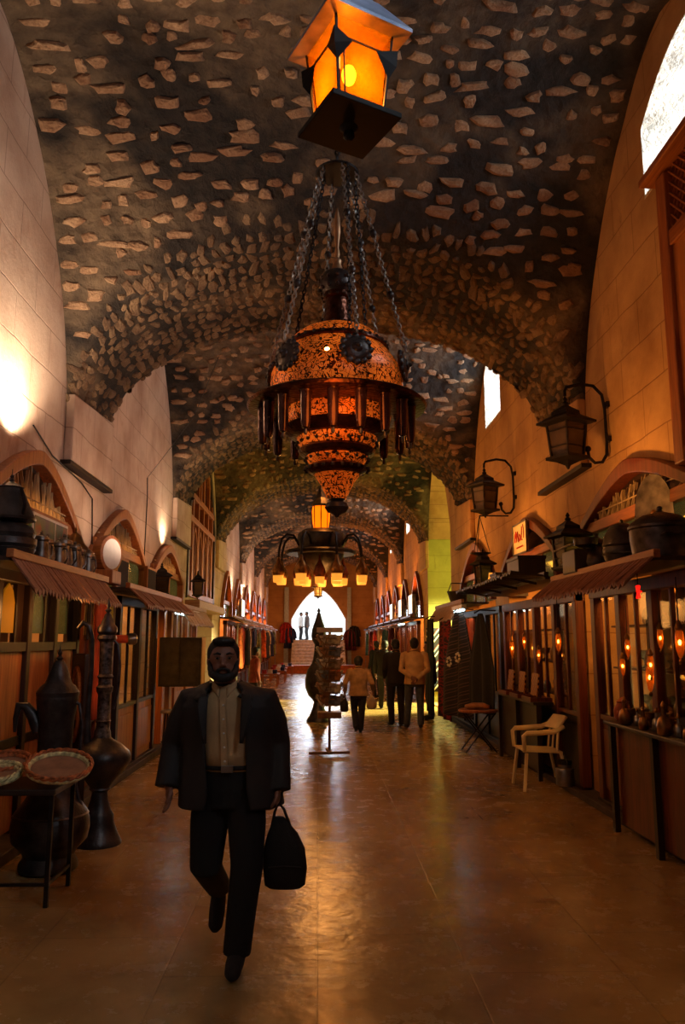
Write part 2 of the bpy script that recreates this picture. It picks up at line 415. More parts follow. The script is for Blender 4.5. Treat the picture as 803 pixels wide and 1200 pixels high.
# piers' corbel blocks under the transverse bands
M_REVEAL = m_plain('pale_reveal_plaster', (214, 204, 186), .9, 0, .3, 5, 1.0, .03)
for i, (c, ww, a, b2, d) in enumerate(WIN):
    o_ = arch_pts(c, ww, a, b2, d); i_ = arch_pts(c, ww - .02, a, b2, d - .02)
    struct('window_%d' % (i + 1), MB().strip(o_, i_, 0, XR - .004, XR + .8).box(XR - .004, XR + .8, c - ww, c + ww, a - .02, a + .01), M_REVEAL)
for side, x0, mt in ((-1, XL, M_WALL_L), (1, XR, M_WALL_R)):
    mb = MB(); rod = MB()
    for i in range(1, 7):
        c = B0 + PER * i; x1 = x0 - side * .1
        mb.add([(x0, c - .86, 3.72), (x0, c + .86, 3.72), (x1, c + .86, 3.72), (x1, c - .86, 3.72), (x0, c - .86, 4.5), (x0, c + .86, 4.62), (x1, c + .86, 4.62), (x1, c - .86, 4.5)],
               [(0, 1, 2, 3), (4, 7, 6, 5), (0, 4, 5, 1), (1, 5, 6, 2), (2, 6, 7, 3), (3, 7, 4, 0)])
    struct('trim_%d' % (1 if side < 0 else 2), mb, mt, bevel=.02)
struct('floor', MB().box(-9, 9, YBACK - 1, YEND + 2, -.2, 0), M_FLOOR)
struct('wall_back', MB().box(XL - .8, XR + .9, YBACK - .4, YBACK, -.1, 8.4), M_WALL_L)
# end wall with the pointed gateway, stairs and a terrace outside
eo = [(XL - 2, 0), (XR + 2, 0), (XR + 2, 8.3), (XL - 2, 8.3)]
eh = [(x, z) for x, z in arch_pts(-.02, 1.55, 1.72, 2.9, 4.6, 10, 1.7)]
polys = [[Vector((a, b, 0)) for a, b in eo], [Vector((a, b, 0)) for a, b in eh]]; flat = [p for pl in polys for p in pl]; tr = tessellate_polygon(polys); mb = MB()
for y in (YEND, YEND + .7): mb.add([(p.x, y, p.y) for p in flat], [tuple(t) for t in tr])
for pl in polys:
    n = len(pl); mb.add([(p.x, y, p.y) for y in (YEND, YEND + .7) for p in pl], [(i, (i + 1) % n, (i + 1) % n + n, i + n) for i in range(n)])
struct('wall_end', mb, M_WALL_E)
M_STEP = m_plain('step_stone', (216, 200, 184), .3, 0, .15)
mb = MB()
for i in range(10): mb.box(-1.5, 1.46, YEND - 3.21 + .32 * i, YEND - .005, .172 * i, .172 * (i + 1) - .0)
tag(mb.build('staircase', M_STEP, bevel=.015), 'stone stairs climbing to the bright gateway at the far end', 'stairs')
M_REDSTEP = m_plain('red_step', (176, 92, 44), .4, 0, .15)
tag(MB().box(-1.95, 1.9, YEND - 3.75, YEND - 3.21, 0, .42).build('plinth', M_REDSTEP, bevel=.02), 'low reddish stone plinth at the foot of the far stairs', 'step')
struct('trim_3', MB().box(-1.98, -1.72, YEND - .12, YEND, 0, 4.7).box(1.62, 1.85, YEND - .12, YEND, 0, 4.7), m_plain('pale_pilaster', (190, 200, 200), .5, 0, .1), bevel=.02)
tag(MB().box(-14, 14, YEND + .72, YEND + 26, -.2, 1.70).build('terrace', m_plain('terrace_paving', (225, 222, 215), .6, 0, .08)), 'sunlit pale terrace beyond the far gateway', 'terrace')
# side passage on the right (third bay)
mb = MB().box(XR + .8, XR + 5, 22.25, 22.6, 0, 7.2)
mb.box(XR + .8, XR + 5, 17.9, 18.25, 0, 7.2).box(XR + 4.8, XR + 5, 18.25, 22.25, 0, 7.2).box(XR + .8, XR + 5, 17.9, 22.6, 7.2, 7.4)
struct('wall_passage', mb, M_WALL_G)
struct('trim_4', MB().box(XR, XR + .8, 22.16, 22.262, .0, 6.2), M_WALL_G)
# small rooms behind every shop opening
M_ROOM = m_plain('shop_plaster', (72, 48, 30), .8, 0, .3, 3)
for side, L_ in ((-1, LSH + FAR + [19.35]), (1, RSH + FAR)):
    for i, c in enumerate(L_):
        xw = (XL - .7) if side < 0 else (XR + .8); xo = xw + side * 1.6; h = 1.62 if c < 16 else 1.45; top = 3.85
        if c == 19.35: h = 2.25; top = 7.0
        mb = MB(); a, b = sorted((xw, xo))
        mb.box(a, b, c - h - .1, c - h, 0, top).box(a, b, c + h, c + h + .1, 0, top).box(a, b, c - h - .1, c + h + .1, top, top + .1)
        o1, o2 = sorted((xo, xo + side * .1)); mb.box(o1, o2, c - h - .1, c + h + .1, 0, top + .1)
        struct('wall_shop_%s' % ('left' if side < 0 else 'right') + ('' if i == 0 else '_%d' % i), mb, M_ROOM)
# ------------------------------------------------------------------ shop arches (pointed timber frames with a reed fan)
def path_arch(c, w, z0, zs, za, n=14, p=1.5):
    r_ = [(c + w * (1 - i / n), zs + (za - zs) * (1 - (1 - i / n) ** p)) for i in range(n + 1)]
    return [(c + w, z0)] + r_ + [(2 * c - y, z) for y, z in reversed(r_[:-1])] + [(c - w, z0)]
M_PANE = amber('shop_pane_lit', (120, 130, 90), .7, .1, .05, (160, 150, 80))
def ell(mb, c, ax, rad, n=12, m=8):
    k = MB().ball((0, 0, 0), 1, 1, 1, n, m); c = Vector(c)
    return mb.add([c + ax[0] * (p[0] * rad[0]) + ax[1] * (p[1] * rad[1]) + ax[2] * (p[2] * rad[2]) for p in k.v], k.f)
def shop_arch(side, c, w, label, group=None, z0=2.45, zs=2.85, za=3.62, reeds=True, detail=True, dark=False):
    x = XL if side < 0 else XR; s = -side                        # s points into the street
    t = thing('arched_shop_window', label, 'window', (x, c, 2.42), 0, group)
    def B(mb): return mb
    out = path_arch(0, w, 0, zs - 2.42, za - 2.42); inn = path_arch(0, w - .13, 0, zs - 2.42 - .02, za - 2.42 - .15)
    a0, a1 = sorted((s * .10, -s * .12))
    MB().strip(out, inn, 0, a0, a1).build('arch_frame', M_WOOD if not dark else M_RED, t, bevel=.012)
    o2 = path_arch(0, w - .09, 0, zs - 2.45, za - 2.42 - .11); i2 = path_arch(0, w - .17, 0, zs - 2.47, za - 2.42 - .2)
    a0, a1 = sorted((-s * .04, -s * .3))
    MB().strip(o2, i2, 0, a0, a1).build('inner_lining', M_DKW, t)
    zt = zs - 2.42 + .05
    a0, a1 = sorted((s * .05, -s * .08))
    MB().box(a0, a1, -w + .12, w - .12, zt, zt + .12).build('transom', M_WOODH, t, bevel=.01)
    if not detail: return t
    def ztop(y): u = min(1, abs(y) / (w - .17)); return (zs - 2.44) + (za - zs - .18) * (1 - u ** 1.7)
    if reeds:
        mb = MB(); n = int(w * 2 / .075); xo = s * .03
        for i in range(n):
            y = -w + .2 + (2 * w - .4) * (i + .5) / n; h = ztop(y) - .01
            if h < zt + .14: continue
            d = .05 * (1 if i % 2 else -1); lean = xo - s * R.uniform(.0, .07)
            mb.bar((xo, y, zt + .1), (lean, y + d, zt + .12 + (h - zt - .12) * R.uniform(.86, 1.08)), .032, .012)
        mb.bar((xo, -w + .3, zt + .2), (xo, w - .3, zt + .2), .015, .012)
        mb.build('reed_fan', M_REED, t)
    a0, a1 = sorted((-s * .26, -s * .28))
    mb = MB().prism([(y, ztop(y) + .02) for y in [(-w + .15) + (2 * w - .3) * i / 16 for i in range(17)]] + [(w - .15, zt), (-w + .15, zt)], 0, a0, a1)
    mb.build('backing_board', M_DKW, t)
    a0, a1 = sorted((0, -s * .06))
    for y in (-w * .36, w * .3):
        MB().box(a0, a1, y - .03, y + .03, 0, zt).build('mullion', M_WOOD, t, bevel=.006)
    for ya, yb in ((-w + .13, -w * .36 - .03), (-w * .36 + .03, w * .3 - .03), (w * .3 + .03, w - .13)):
        MB().box(min(-s * .02, -s * .035), max(-s * .02, -s * .035), ya, yb, 0, zt).build('pane', M_PANE, t)
    return t
shop_arch(-1, 7.85, 1.5, 'large honey-wood pointed arch over the nearest left shop, pale reed fan inside')
shop_arch(-1, 11.35, 1.52, 'middle honey-wood pointed arch on the left wall, above the reddish slatted awning', za=3.6)
shop_arch(-1, 14.85, 1.5, 'small pointed wooden arch on the left wall lit by a white wall washer', za=3.5)
shop_arch(1, 7.45, 1.72, 'large pointed wooden arch behind the dark pots on the right wall', za=3.48, dark=True)
shop_arch(1, 11.3, 1.5, 'pointed wooden arch on the right wall holding a cream signboard', za=3.5, dark=True, reeds=False)
shop_arch(1, 15.1, 1.5, 'dark pointed arch on the right wall above the hanging rugs', za=3.6, dark=True, reeds=False)
for i, c in enumerate(FAR):
    for side in (-1, 1):
        place = ('just beyond the side passage', 'second beyond the side passage', 'third beyond the side passage', 'fourth beyond the side passage', 'second nearest to the far stairs', 'nearest to the far stairs')[i]
        shop_arch(side, c, 1.22, 'small distant pointed arch on the %s wall, %s' % ('left' if side < 0 else 'right', place), 'distant shop arches', zs=2.75, za=3.85, reeds=False, detail=i < 2, dark=side > 0)

# ------------------------------------------------------------------ awnings
def awning(side, y0, y1, xr, zr, xf, zf, label, mat=M_AWN, slat=.075, flat=True, gap=.014):
    t = thing('awning', label, 'awning', (0, y0, zr)); s = side; L = y1 - y0; n = int(L / slat)
    mb = MB()
    for i in range(n):
        y = slat * i; dz = R.uniform(-.012, .012)
        a = Vector((s * xr, y, 0)); b = Vector((s * xf, y, zf - zr + dz)); wv = Vector((0, slat - gap, 0)); th = Vector((0, 0, -.018))
        tip = b + Vector((-s * .0, (slat - gap) * .5, -.035))
        vs = [a, a + wv, b + wv, tip, b]; vs += [p + th for p in vs]
        mb.add(vs, [(0, 1, 2, 3, 4), (9, 8, 7, 6, 5)] + [(k_, (k_ + 1) % 5, (k_ + 1) % 5 + 5, k_ + 5) for k_ in range(5)])
    mb.build('slats', mat, t)
    MB().box(min(s * xr - .02, s * xr + .035), max(s * xr - .02, s * xr + .035), -.02, L + .01, -.03, .035).build('ridge_board', M_WOODH if mat is M_AWN else mat, t, bevel=.006)
    xw = XL if s < 0 else XR
    if flat: MB().box(*sorted((s * xr, xw - s * .004)), 0, L, -.05, -.015).build('roof_board', M_DKW, t)
    mb = MB()
    for i in range(4):
        y = L * (i + .5) / 4; MB().bar((s * (xr + .02), y, -.07), (s * (xf + .03), y, zf - zr - .03), .03, .03).build('rafter', M_DKW, t)
    return t
awning(-1, 5.75, 8.35, 2.26, 2.345, 2.06, 2.09, 'reddish awning of pointed wooden slats under the row of tin jugs, left')
awning(-1, 9.4, 12.9, 2.28, 2.36, 2.03, 2.14, 'reddish-brown slatted awning below the middle arch on the left', slat=.1)
awning(-1, 13.3, 16.3, 2.35, 2.30, 2.15, 2.0, 'short pale slatted awning beside the tall wooden screen on the left', M_AWN2, slat=.12, gap=.03)
awning(1, 5.85, 8.5, 2.56, 2.37, 2.31, 2.16, 'brown slatted awning under the dark pots on the right', M_AWN, slat=.09)
awning(1, 8.9, 12.6, 2.6, 2.46, 2.2, 2.5, 'flat dark plank awning below the cream signboard, right', M_DKW, slat=.14)
awning(1, 14.2, 17.4, 2.6, 2.42, 2.4, 2.12, 'pale fringed awning over the red rug beside the side passage', M_AWN2, slat=.1)
for i, c in enumerate(FAR):
    awning(-1, c - 1.35, c + 1.35, 2.5, 2.4, 2.2, 2.25, 'distant plank awning on the left, %s beyond the tall screen' % ('first', 'second', 'third', 'fourth', 'fifth', 'sixth')[i], M_AWN2, slat=.3)['group'] = 'distant awnings'
    awning(1, c - 1.35, c + 1.35, 2.7, 2.4, 2.4, 2.25, 'distant plank awning on the right, %s beyond the side passage' % ('first', 'second', 'third', 'fourth', 'fifth', 'sixth')[i], M_DKW, slat=.3)['group'] = 'distant awnings'

# ------------------------------------------------------------------ timber shopfronts
def front(side, y0, y1, xf, label, panel, low=.95, top=2.28, posts=4, glass=True, cat='shopfront', group=None, shelf=False, pm=None):
    s = -side; t = thing('shopfront', label, cat, (side * xf, y0, 0), 0, group); L = y1 - y0
    pm = pm or M_DKW
    def bx(a, b, *r): return MB().box(*sorted((a, b)), *r)
    for i in range(posts):
        y = L * i / (posts - 1); y = min(max(y, .06), L - .06)
        bx(.04 * s, -.06 * s, y - .06, y + .06, 0, top).build('post', pm, t, bevel=.008)
    bx(.05 * s, -.08 * s, 0, L, top - .12, top).build('lintel', pm, t, bevel=.008)
    bx(.06 * s, -.06 * s, 0, L, 0, .1).build('sill', M_DKW, t, bevel=.008)
    for i in range(posts - 1):
        a = L * i / (posts - 1) + .06; b = L * (i + 1) / (posts - 1) - .06
        if panel is not None:
            bx(.0, -.03 * s, a, b, .1, low).build('panel', panel, t)
            MB().box(*sorted((.015 * s, 0)), a + .08, b - .08, .2, low - .1).build('raised_panel', panel, t, bevel=.01)
        if glass:
            bx(.03 * s, -.05 * s, a, b, low, low + .05).build('rail', pm, t, bevel=.005)
            bx(0, -.01 * s, a, b, low + .05, top - .12).build('glass_pane', M_GLASS, t)
            if L > 1:
                m = (a + b) / 2
                bx(.02 * s, -.02 * s, m - .015, m + .015, low + .05, top - .12).build('glazing_bar', pm, t)
    return t
def F_(t): return t
# left, nearest: plank shutters with narrow pointed lights above
t = thing('plank_shopfront', 'orange plank-fronted stall behind the large dark coffee pot, left', 'shopfront', (-2.62, 5.0, 0))
for i in range(5):
    y = .0 + i * .72
    MB().box(-.05, 0, y + .03, y + .66, .12, 1.62).build('plank_door', M_PANEL, t, bevel=.01)
    MB().box(0, .02, y + .03, y + .66, .82, .9).build('iron_strap', M_IRON, t, bevel=.004)
    MB().box(-.08, .04, y + .66, y + .75, 0, 2.2).build('post', M_DKW, t, bevel=.008)
MB().box(-.12, .03, 0, 3.6, 1.62, 1.7).build('rail', M_DKW, t)
for i in range(5):
    y = .0 + i * .72
    w_ = .3; pl = [(y + .35 + a, 1.78 + b) for a, b in ((-.14, 0), (.14, 0), (.14, .26), (.09, .36), (0, .42), (-.09, .36), (-.14, .26))]
    MB().prism(pl, 0, -.045, -.03).build('amber_light' if i != 1 else 'dark_light', amber('yellow_light', (190, 140, 50), .5, .3, .12, (220, 150, 20)) if i == 2 else M_PANE, t)
    mb = MB(); outer = [(y + .03, 1.7), (y + .66, 1.7), (y + .66, 2.26), (y + .03, 2.26)]
    mb.box(-.06, -.02, y + .03, y + .2, 1.7, 2.26).box(-.06, -.02, y + .5, y + .66, 1.7, 2.26).box(-.06, -.02, y + .2, y + .5, 2.2, 2.26).build('fretted_board', M_DKW, t)
MB().box(-.1, .05, 0, 3.6, 2.2, 2.3).build('lintel', M_DKW, t, bevel=.01)
front(-1, 8.75, 10.0, 2.6, 'reddish timber doorway with a glowing orange drape beside the tall ewer', M_RED, posts=3, low=.8, pm=M_RED)
front(-1, 10.05, 12.4, 2.55, 'dark timber shopfront below the middle arch on the left', M_PANEL, low=.85, posts=3, pm=M_DKW)
front(-1, 12.9, 16.4, 2.55, 'left shopfront with a leaning orange board under green-lit shelves', M_PANEL, low=.9, posts=4, pm=M_WOOD)
front(1, 3.9, 8.5, 3.0, 'nearest right shopfront with glass cases and reddish posts', M_RED, low=.9, posts=7, pm=M_RED)
front(1, 9.0, 12.6, 3.0, 'right shopfront with checked trays behind the cream plastic chair', M_DKW, low=.85, posts=5, pm=M_RED)
front(1, 12.9, 17.6, 3.02, 'dark right shopfront half hidden by hanging rugs', M_DKW, low=.8, posts=5, pm=M_DKW)
NTH = ('first', 'second', 'third', 'fourth', 'fifth', 'sixth')
for i, c in enumerate(FAR):
    front(-1, c - 1.5, c + 1.5, 2.7, 'distant left shopfront, %s beyond the tall wooden screen' % NTH[i], M_DKW, posts=3, low=.6, group='distant shopfronts', pm=M_RED)
    front(1, c - 1.5, c + 1.5, 2.9, 'distant right shopfront, %s beyond the side passage' % NTH[i], M_RED, posts=3, low=.6, group='distant shopfronts', pm=M_RED)
struct('trim_5', MB().box(-2.75, -2.42, 5.0, 16.6, 0, .09).box(XL, -2.75, 5, 16.6, 0, .02), m_plain('kerb_stone', (70, 56, 46), .7, 0, .3), bevel=.01)
struct('trim_6', MB().box(2.86, 3.1, 3.5, 17.8, 0, .07), bpy.data.materials['kerb_stone'], bevel=.01)
# orange drape and thin orange counter lamp in the left doorway
M_DRAPE = m_plain('orange_drape', (216, 84, 28), .8, 0, .25, 4); 
def cloth(name, fn, mat, label, cat, group=None, nu=16, nv=16, th=.02, parent=None):
    o = MB().sheet(fn, nu, nv, th).build(name, mat, parent, smooth='all')
    if label: tag(o, label, cat, group)
    return o
cloth('drape', lambda u, v: (-2.5 + .03 * math.sin(v * 22), 8.9 + .34 * v, .85 + 1.35 * u), M_DRAPE, 'orange-red drape hanging in the doorway beside the tall ewer', 'drape')
M_YEL = m_plain('yellow_cloth', (206, 188, 70), .8, 0, .3, 16)
cloth('drape', lambda u, v: (-2.52 + .02 * math.sin(v * 18), 9.42 + .25 * v, .8 + 1.4 * u), M_YEL, 'narrow yellow-green cloth hanging right of the orange drape', 'drape')

# tall wooden screen in the third bay, left
t = thing('wooden_screen', 'tall carved wooden screen filling the high left arch, glowing orange between its slats', 'screen', (XL - .02, 19.35, 2.62))
out = path_arch(0, 2.2, 0, 2.0, 4.25); inn = path_arch(0, 2.0, .1, 1.95, 4.0)
MB().strip(out, inn, 0, -.1, .06).build('frame', M_DKW, t, bevel=.02)
for z in (.05, 1.75, 2.3): MB().box(-.06, .06, -1.98, 1.98, z, z + .14).build('rail', M_WOODH, t, bevel=.01)
for j in range(5):
    y = -1.6 + .8 * j; MB().box(-.05, .05, y - .07, y + .07, .1, 3.9 - abs(y) * .75).build('upright', M_WOOD, t, bevel=.01)
for j in range(4):
    y = -1.2 + .8 * j
    MB().strip(path_arch(y, .34, .25, 1.25, 1.7), path_arch(y, .27, .25, 1.22, 1.6), 0, -.03, .04).build('lower_arch_frame', M_WOOD, t, bevel=.006)
    mb = MB()
    for k in range(5): mb.box(-.02, .02, y - .26 + .12 * k, y - .22 + .12 * k, .2, 1.6)
    mb.build('slats', M_RED, t)
    mb = MB()
    for k in range(4): mb.box(-.02, .02, y - .24 + .15 * k, y - .2 + .15 * k, 2.4, 3.7 - abs(y) * .75)
    mb.build('upper_slats', M_RED, t)
MB().strip(path_arch(0, .75, 2.4, 3.0, 3.7), path_arch(0, .62, 2.4, 2.95, 3.55), 0, -.02, .08).build('centre_arch', M_WOOD, t, bevel=.01)
tag(MB().box(XL - .1, XL + .32, 17.1, 21.7, 2.4, 2.58).build('sill_board', M_AWN2, bevel=.02), 'pale projecting sill beneath the tall wooden screen', 'sill')

# mashrabiya balcony, upper right
t = thing('lattice_balcony', 'orange-brown wooden balcony box with a lattice top, upper right wall', 'balcony', (XR, 3.62, 3.15))
MB().box(-.16, -.06, 2.45, 2.62, 0, 2.55).build('corner_post', M_WOOD, t, bevel=.012)
MB().box(-.16, -.06, .0, .14, 0, 2.55).build('corner_post', M_WOOD, t, bevel=.012)
MB().box(-.12, -.08, .14, 2.45, .1, 1.95).build('panel', m_wood('balcony_panel', (196, 124, 58), (160, 96, 42)), t)
MB().box(-.15, -.05, .14, 2.45, 1.86, 2.0).build('middle_rail', M_WOODH, t, bevel=.01)
MB().box(-.15, -.05, .14, 2.45, 0, .12).build('bottom_rail', M_WOODH, t, bevel=.01)
MB().obox((-.12, 1.25, 2.6), (.26, 3.0, .07)).build('top_board', M_WOODH, t, bevel=.012)
mb = MB()
for k in range(-8, 34):
    y = k * .1
    for d in (1, -1):
        a = [y if d > 0 else y + .56, 2.0]; b = [y + .56 if d > 0 else y, 2.56]
        lo, hi = .14, 2.45
        if max(a[0], b[0]) < lo or min(a[0], b[0]) > hi: continue
        def cl(p, q_):
            if p[0] < lo: f = (lo - p[0]) / (q_[0] - p[0]); return [lo, p[1] + f * (q_[1] - p[1])]
            if p[0] > hi: f = (hi - p[0]) / (q_[0] - p[0]); return [hi, p[1] + f * (q_[1] - p[1])]
            return p
        a2, b2 = cl(a, b), cl(b, a)
        if abs(a2[0] - b2[0]) < .02: continue
        mb.bar((-.1 - .01 * d, a2[0], a2[1]), (-.1 - .01 * d, b2[0], b2[1]), .022, .014)
mb.build('lattice', M_WOOD, t)
MB().box(-.06, 0, 2.4, 2.6, 0, 2.55).box(-.06, 0, 0, 2.4, 2.4, 2.55).box(-.06, 0, 0, 2.4, 0, .1).build('side_board', M_WOOD, t)

# ------------------------------------------------------------------ lanterns
M_LGLASS = m_plain('dusty_lantern_glass', (70, 54, 38), .25, 0, .25, 6)
def lantern(name, label, cat, loc, h, w, rz=0, sides=4, group=None, glass=None, frame=None, hang=True):
    t = thing(name, label, cat, loc, rz, group); fm = frame or M_IRON; gm = glass or M_LGLASS
    r = w / 2; k = 1 / math.cos(PI / sides); o = PI / sides
    MB().lathe([(.01, 0), (r * .12, .05 * h), (r * .5, .1 * h), (r * .95, .13 * h), (r * .95, .17 * h), (r * .7, .18 * h)], sides, rot=o).build('base', fm, t)
    MB().lathe([(r * .66, .18 * h), (r * .8, .6 * h)], sides, rot=o).build('glass_body', gm, t)
    mb = MB()
    for j in range(sides):
        a = o + 2 * PI * j / sides; mb.bar((r * .68 * math.cos(a), r * .68 * math.sin(a), .17 * h), (r * .84 * math.cos(a), r * .84 * math.sin(a), .62 * h), .022, .022)
        b = o + 2 * PI * (j + 1) / sides
        for za, ra in ((.3, .72), (.52, .8)):
            mb.bar((r * ra * math.cos(a), r * ra * math.sin(a), za * h), (r * ra * math.cos(b), r * ra * math.sin(b), za * h), .012, .012)
    mb.build('frame_bars', fm, t)
    MB().lathe([(r * .8, .6 * h), (r * 1.3, .62 * h), (r * 1.3, .65 * h), (r * .75, .72 * h), (r * .62, .74 * h), (r * .6, .79 * h), (r * .3, .84 * h), (r * .1, .88 * h)], sides, rot=o).build('roof', fm, t)
    MB().lathe([(r * .1, .86 * h), (r * .16, .9 * h), (r * .06, .93 * h), (r * .12, .95 * h), (.004, h)], 10).build('finial', fm, t, smooth=True)
    return t
for nm, d, lb, top_label in ((0, 8.0, 'larger black iron wall lantern on the right, nearer the camera', ''), (1, 12.0, 'smaller-looking black wall lantern on the right, above the dark arch', '')):
    z0 = zat(548, d) if nm == 0 else zat(606, d); zt = z0 + .86 if nm == 0 else z0 + .84
    x = 2.63 if nm == 0 else 2.6
    lantern('wall_lantern', lb, 'lantern', (x, d, z0), .8, .48, .5)
    br = thing('wall_bracket', 'curved iron bracket holding the %s wall lantern' % ('nearer right' if nm == 0 else 'farther right'), 'bracket', (XR, d, z0))
    pts = []
    cx_ = -.26; 
    pts = [(x - XR, 0, .80), (x - XR, 0, .86), (x - XR + .02, 0, .9), (-.3, 0, .94), (-.16, 0, .92), (-.07, 0, .82), (-.045, 0, .66), (-.04, 0, .3), (-.05, 0, .16), (-.1, 0, .08), (-.18, 0, .07), (-.24, 0, .13), (-.25, 0, .2)]
    MB().tube(pts, .018, 8).build('arm', M_IRON, br, smooth=True)
    MB().ball((-.25, 0, .22), .035).build('scroll_end', M_IRON, br, smooth=True)
    MB().box(-.04, 0, -.04, .04, .3, .36).box(-.04, 0, -.04, .04, .68, .74).build('wall_plate', M_IRON, br, bevel=.004)

# hanging lantern close to the camera, top of the picture
YL = 3.6; zb = zat(150, YL); xb = xat(411, 147, YL)
t = thing('hanging_lantern', 'large lit amber-glass lantern hanging at the top of the view', 'lantern', (xb - .02, YL, zb), math.radians(27))
q = N('blackened_tin'); q.bump(q.noise(20, 4), .3, .004); M_BT = q.fin(q.ramp(q.noise(12, 4), [(.3, (9, 8, 8)), (.7, (18, 15, 13))]), .6, .0, .2)
S2 = .195
MB().box(-S2, S2, -S2, S2, 0, .03).build('base_plate', M_BT, t, bevel=.004)
MB().lathe([(.01, -.07), (.03, -.05), (.025, -.02), (.05, 0)], 12).build('bottom_finial', M_BT, t, smooth=True)
b_, u_ = .125, .165; H = .5
def quadp(mb, pts, n_, th=.004):
    n_ = Vector(n_) * th; vs = [Vector(p) for p in pts]; m = len(vs)
    mb.add(vs + [p + n_ for p in vs], [tuple(range(m)), tuple(range(2 * m - 1, m - 1, -1))] + [(i, (i + 1) % m, (i + 1) % m + m, i + m) for i in range(m)])
q = N('amber_pane'); nt = q.t; out_ = [n for n in nt.nodes if n.type == 'OUTPUT_MATERIAL'][0]
trl = nt.nodes.new('ShaderNodeBsdfTranslucent'); trl.inputs[0].default_value = (.16, .082, .008, 1); trp = nt.nodes.new('ShaderNodeBsdfTransparent'); trp.inputs[0].default_value = (1, .68, .2, 1)
mx1 = nt.nodes.new('ShaderNodeMixShader'); mx1.inputs[0].default_value = .4; nt.links.new(trl.outputs[0], mx1.inputs[1]); nt.links.new(trp.outputs[0], mx1.inputs[2]); nt.links.new(mx1.outputs[0], out_.inputs[0])
q.b.inputs['Transmission Weight'].default_value = .75; q.b.inputs['Base Color'].default_value = lin((255, 160, 40)); q.b.inputs['IOR'].default_value = 1.05
q.b.inputs['Roughness'].default_value = .3; q.b.inputs['Emission Color'].default_value = lin((255, 112, 0)); q.b.inputs['Emission Strength'].default_value = .85; M_AP = q.m
for k in range(4):
    a = k * PI / 2; rot = Matrix.Rotation(a, 3, 'Z')
    def P(x, y, z): return rot @ Vector((x, y, z))
    def rz_(z): return b_ + (u_ - b_) * z / H
    mb = MB(); z1, z2 = .28, .36; c = .05
    quadp(mb, [P(-rz_(.03) + .012, -rz_(.03), .03), P(rz_(.03) - .012, -rz_(.03), .03), P(rz_(z1) - .02, -rz_(z1), z1), P(rz_(z2) - c - .02, -rz_(z2), z2), P(-rz_(z2) + c + .02, -rz_(z2), z2), P(-rz_(z1) + .02, -rz_(z1), z1)], P(0, 1, 0)); 
    mb.build('lower_pane', M_AP, t)
    mb = MB()
    quadp(mb, [P(-rz_(z2) + c + .02, -rz_(z2), z2 + .006), P(rz_(z2) - c - .02, -rz_(z2), z2 + .006), P(rz_(z1) - .004, -rz_(z1) - .001, z1 + .01), P(rz_(H), -rz_(H), H), P(-rz_(H), -rz_(H), H), P(-rz_(z1) + .004, -rz_(z1) - .001, z1 + .01)], P(0, 1, 0))
    mb.build('upper_pane', M_AP, t)
    mb = MB(); mb.bar(P(-rz_(0), -rz_(0), .02), P(-rz_(z1), -rz_(z1), z1), .01, .01); mb.bar(P(-rz_(z1), -rz_(z1), z1), P(-rz_(H), -rz_(H), H), .01, .01)
    mb.bar(P(-rz_(z1) + .01, -rz_(z1) - .003, z1), P(-rz_(z2) + c, -rz_(z2) - .003, z2), .007, .007); mb.bar(P(-rz_(z2) + c, -rz_(z2) - .003, z2), P(rz_(z2) - c, -rz_(z2) - .003, z2), .007, .007); mb.bar(P(rz_(z2) - c, -rz_(z2) - .003, z2), P(rz_(z1) - .01, -rz_(z1) - .003, z1), .007, .007)
    mb.bar(P(-rz_(0) + .035, -rz_(0) - .003, .03), P(-rz_(z1) + .035, -rz_(z1) - .003, z1 + .02), .006, .006)
    mb.build('leading', M_BT, t)
    # pierced triangular corner bracket
    mb = MB()
    e = P(-rz_(z1), -rz_(z1), z1 - .03); o1 = P(-rz_(z2) + .085, -rz_(z2) - .008, z2 - .01); o2 = P(-rz_(z2) - .008, -rz_(z2) + .085, z2 - .01); o3 = P(-rz_(z2) - .03, -rz_(z2) - .03, z2 + .02)
    mb.add([e, o1, o3, o2, e + Vector((0, 0, -.02)), P(-rz_(z1) - .03, -rz_(z1) - .03, z1 + .01)], [(0, 1, 2), (0, 2, 3), (4, 5, 1), (4, 3, 5), (1, 5, 2), (3, 2, 5), (0, 4, 1), (0, 3, 4)])
    mb.build('corner_bracket', M_BT, t)
    mb = MB(); E = .235
    quadp(mb, [P(-u_ - .005, -u_ - .005, H), P(u_ + .005, -u_ - .005, H), P(E, -E, H - .03), P(-E, -E, H - .03)], (0, 0, 1), .006)
    mb.build('soffit', m_plain('orange_soffit', (190, 100, 40), .5, .2, .1) if k == 0 else bpy.data.materials['orange_soffit'], t)
q = N('zinc_blue_lit'); M_ZN = q.fin(q.ramp(q.noise(10), [(.3, (120, 134, 160)), (.7, (170, 182, 205))]), .4, .3)  # blue light falling on the roof metal is put into its colour
MB().lathe([(E * 1.414 + .004, H - .035), (E * 1.414 + .004, H - .015), (.16, H + .18), (.13, H + .2), (.13, H + .28), (.03, H + .42)], 4, rot=PI / 4).build('roof', M_ZN, t)
bb = MB().ball((0, 0, .3), .038, .038, .055).build('bulb', M_BULB, t, smooth=True); MB().tube([(0, 0, .35), (0, 0, H)], .014).build('lamp_holder', M_BT, t)
mb = MB()
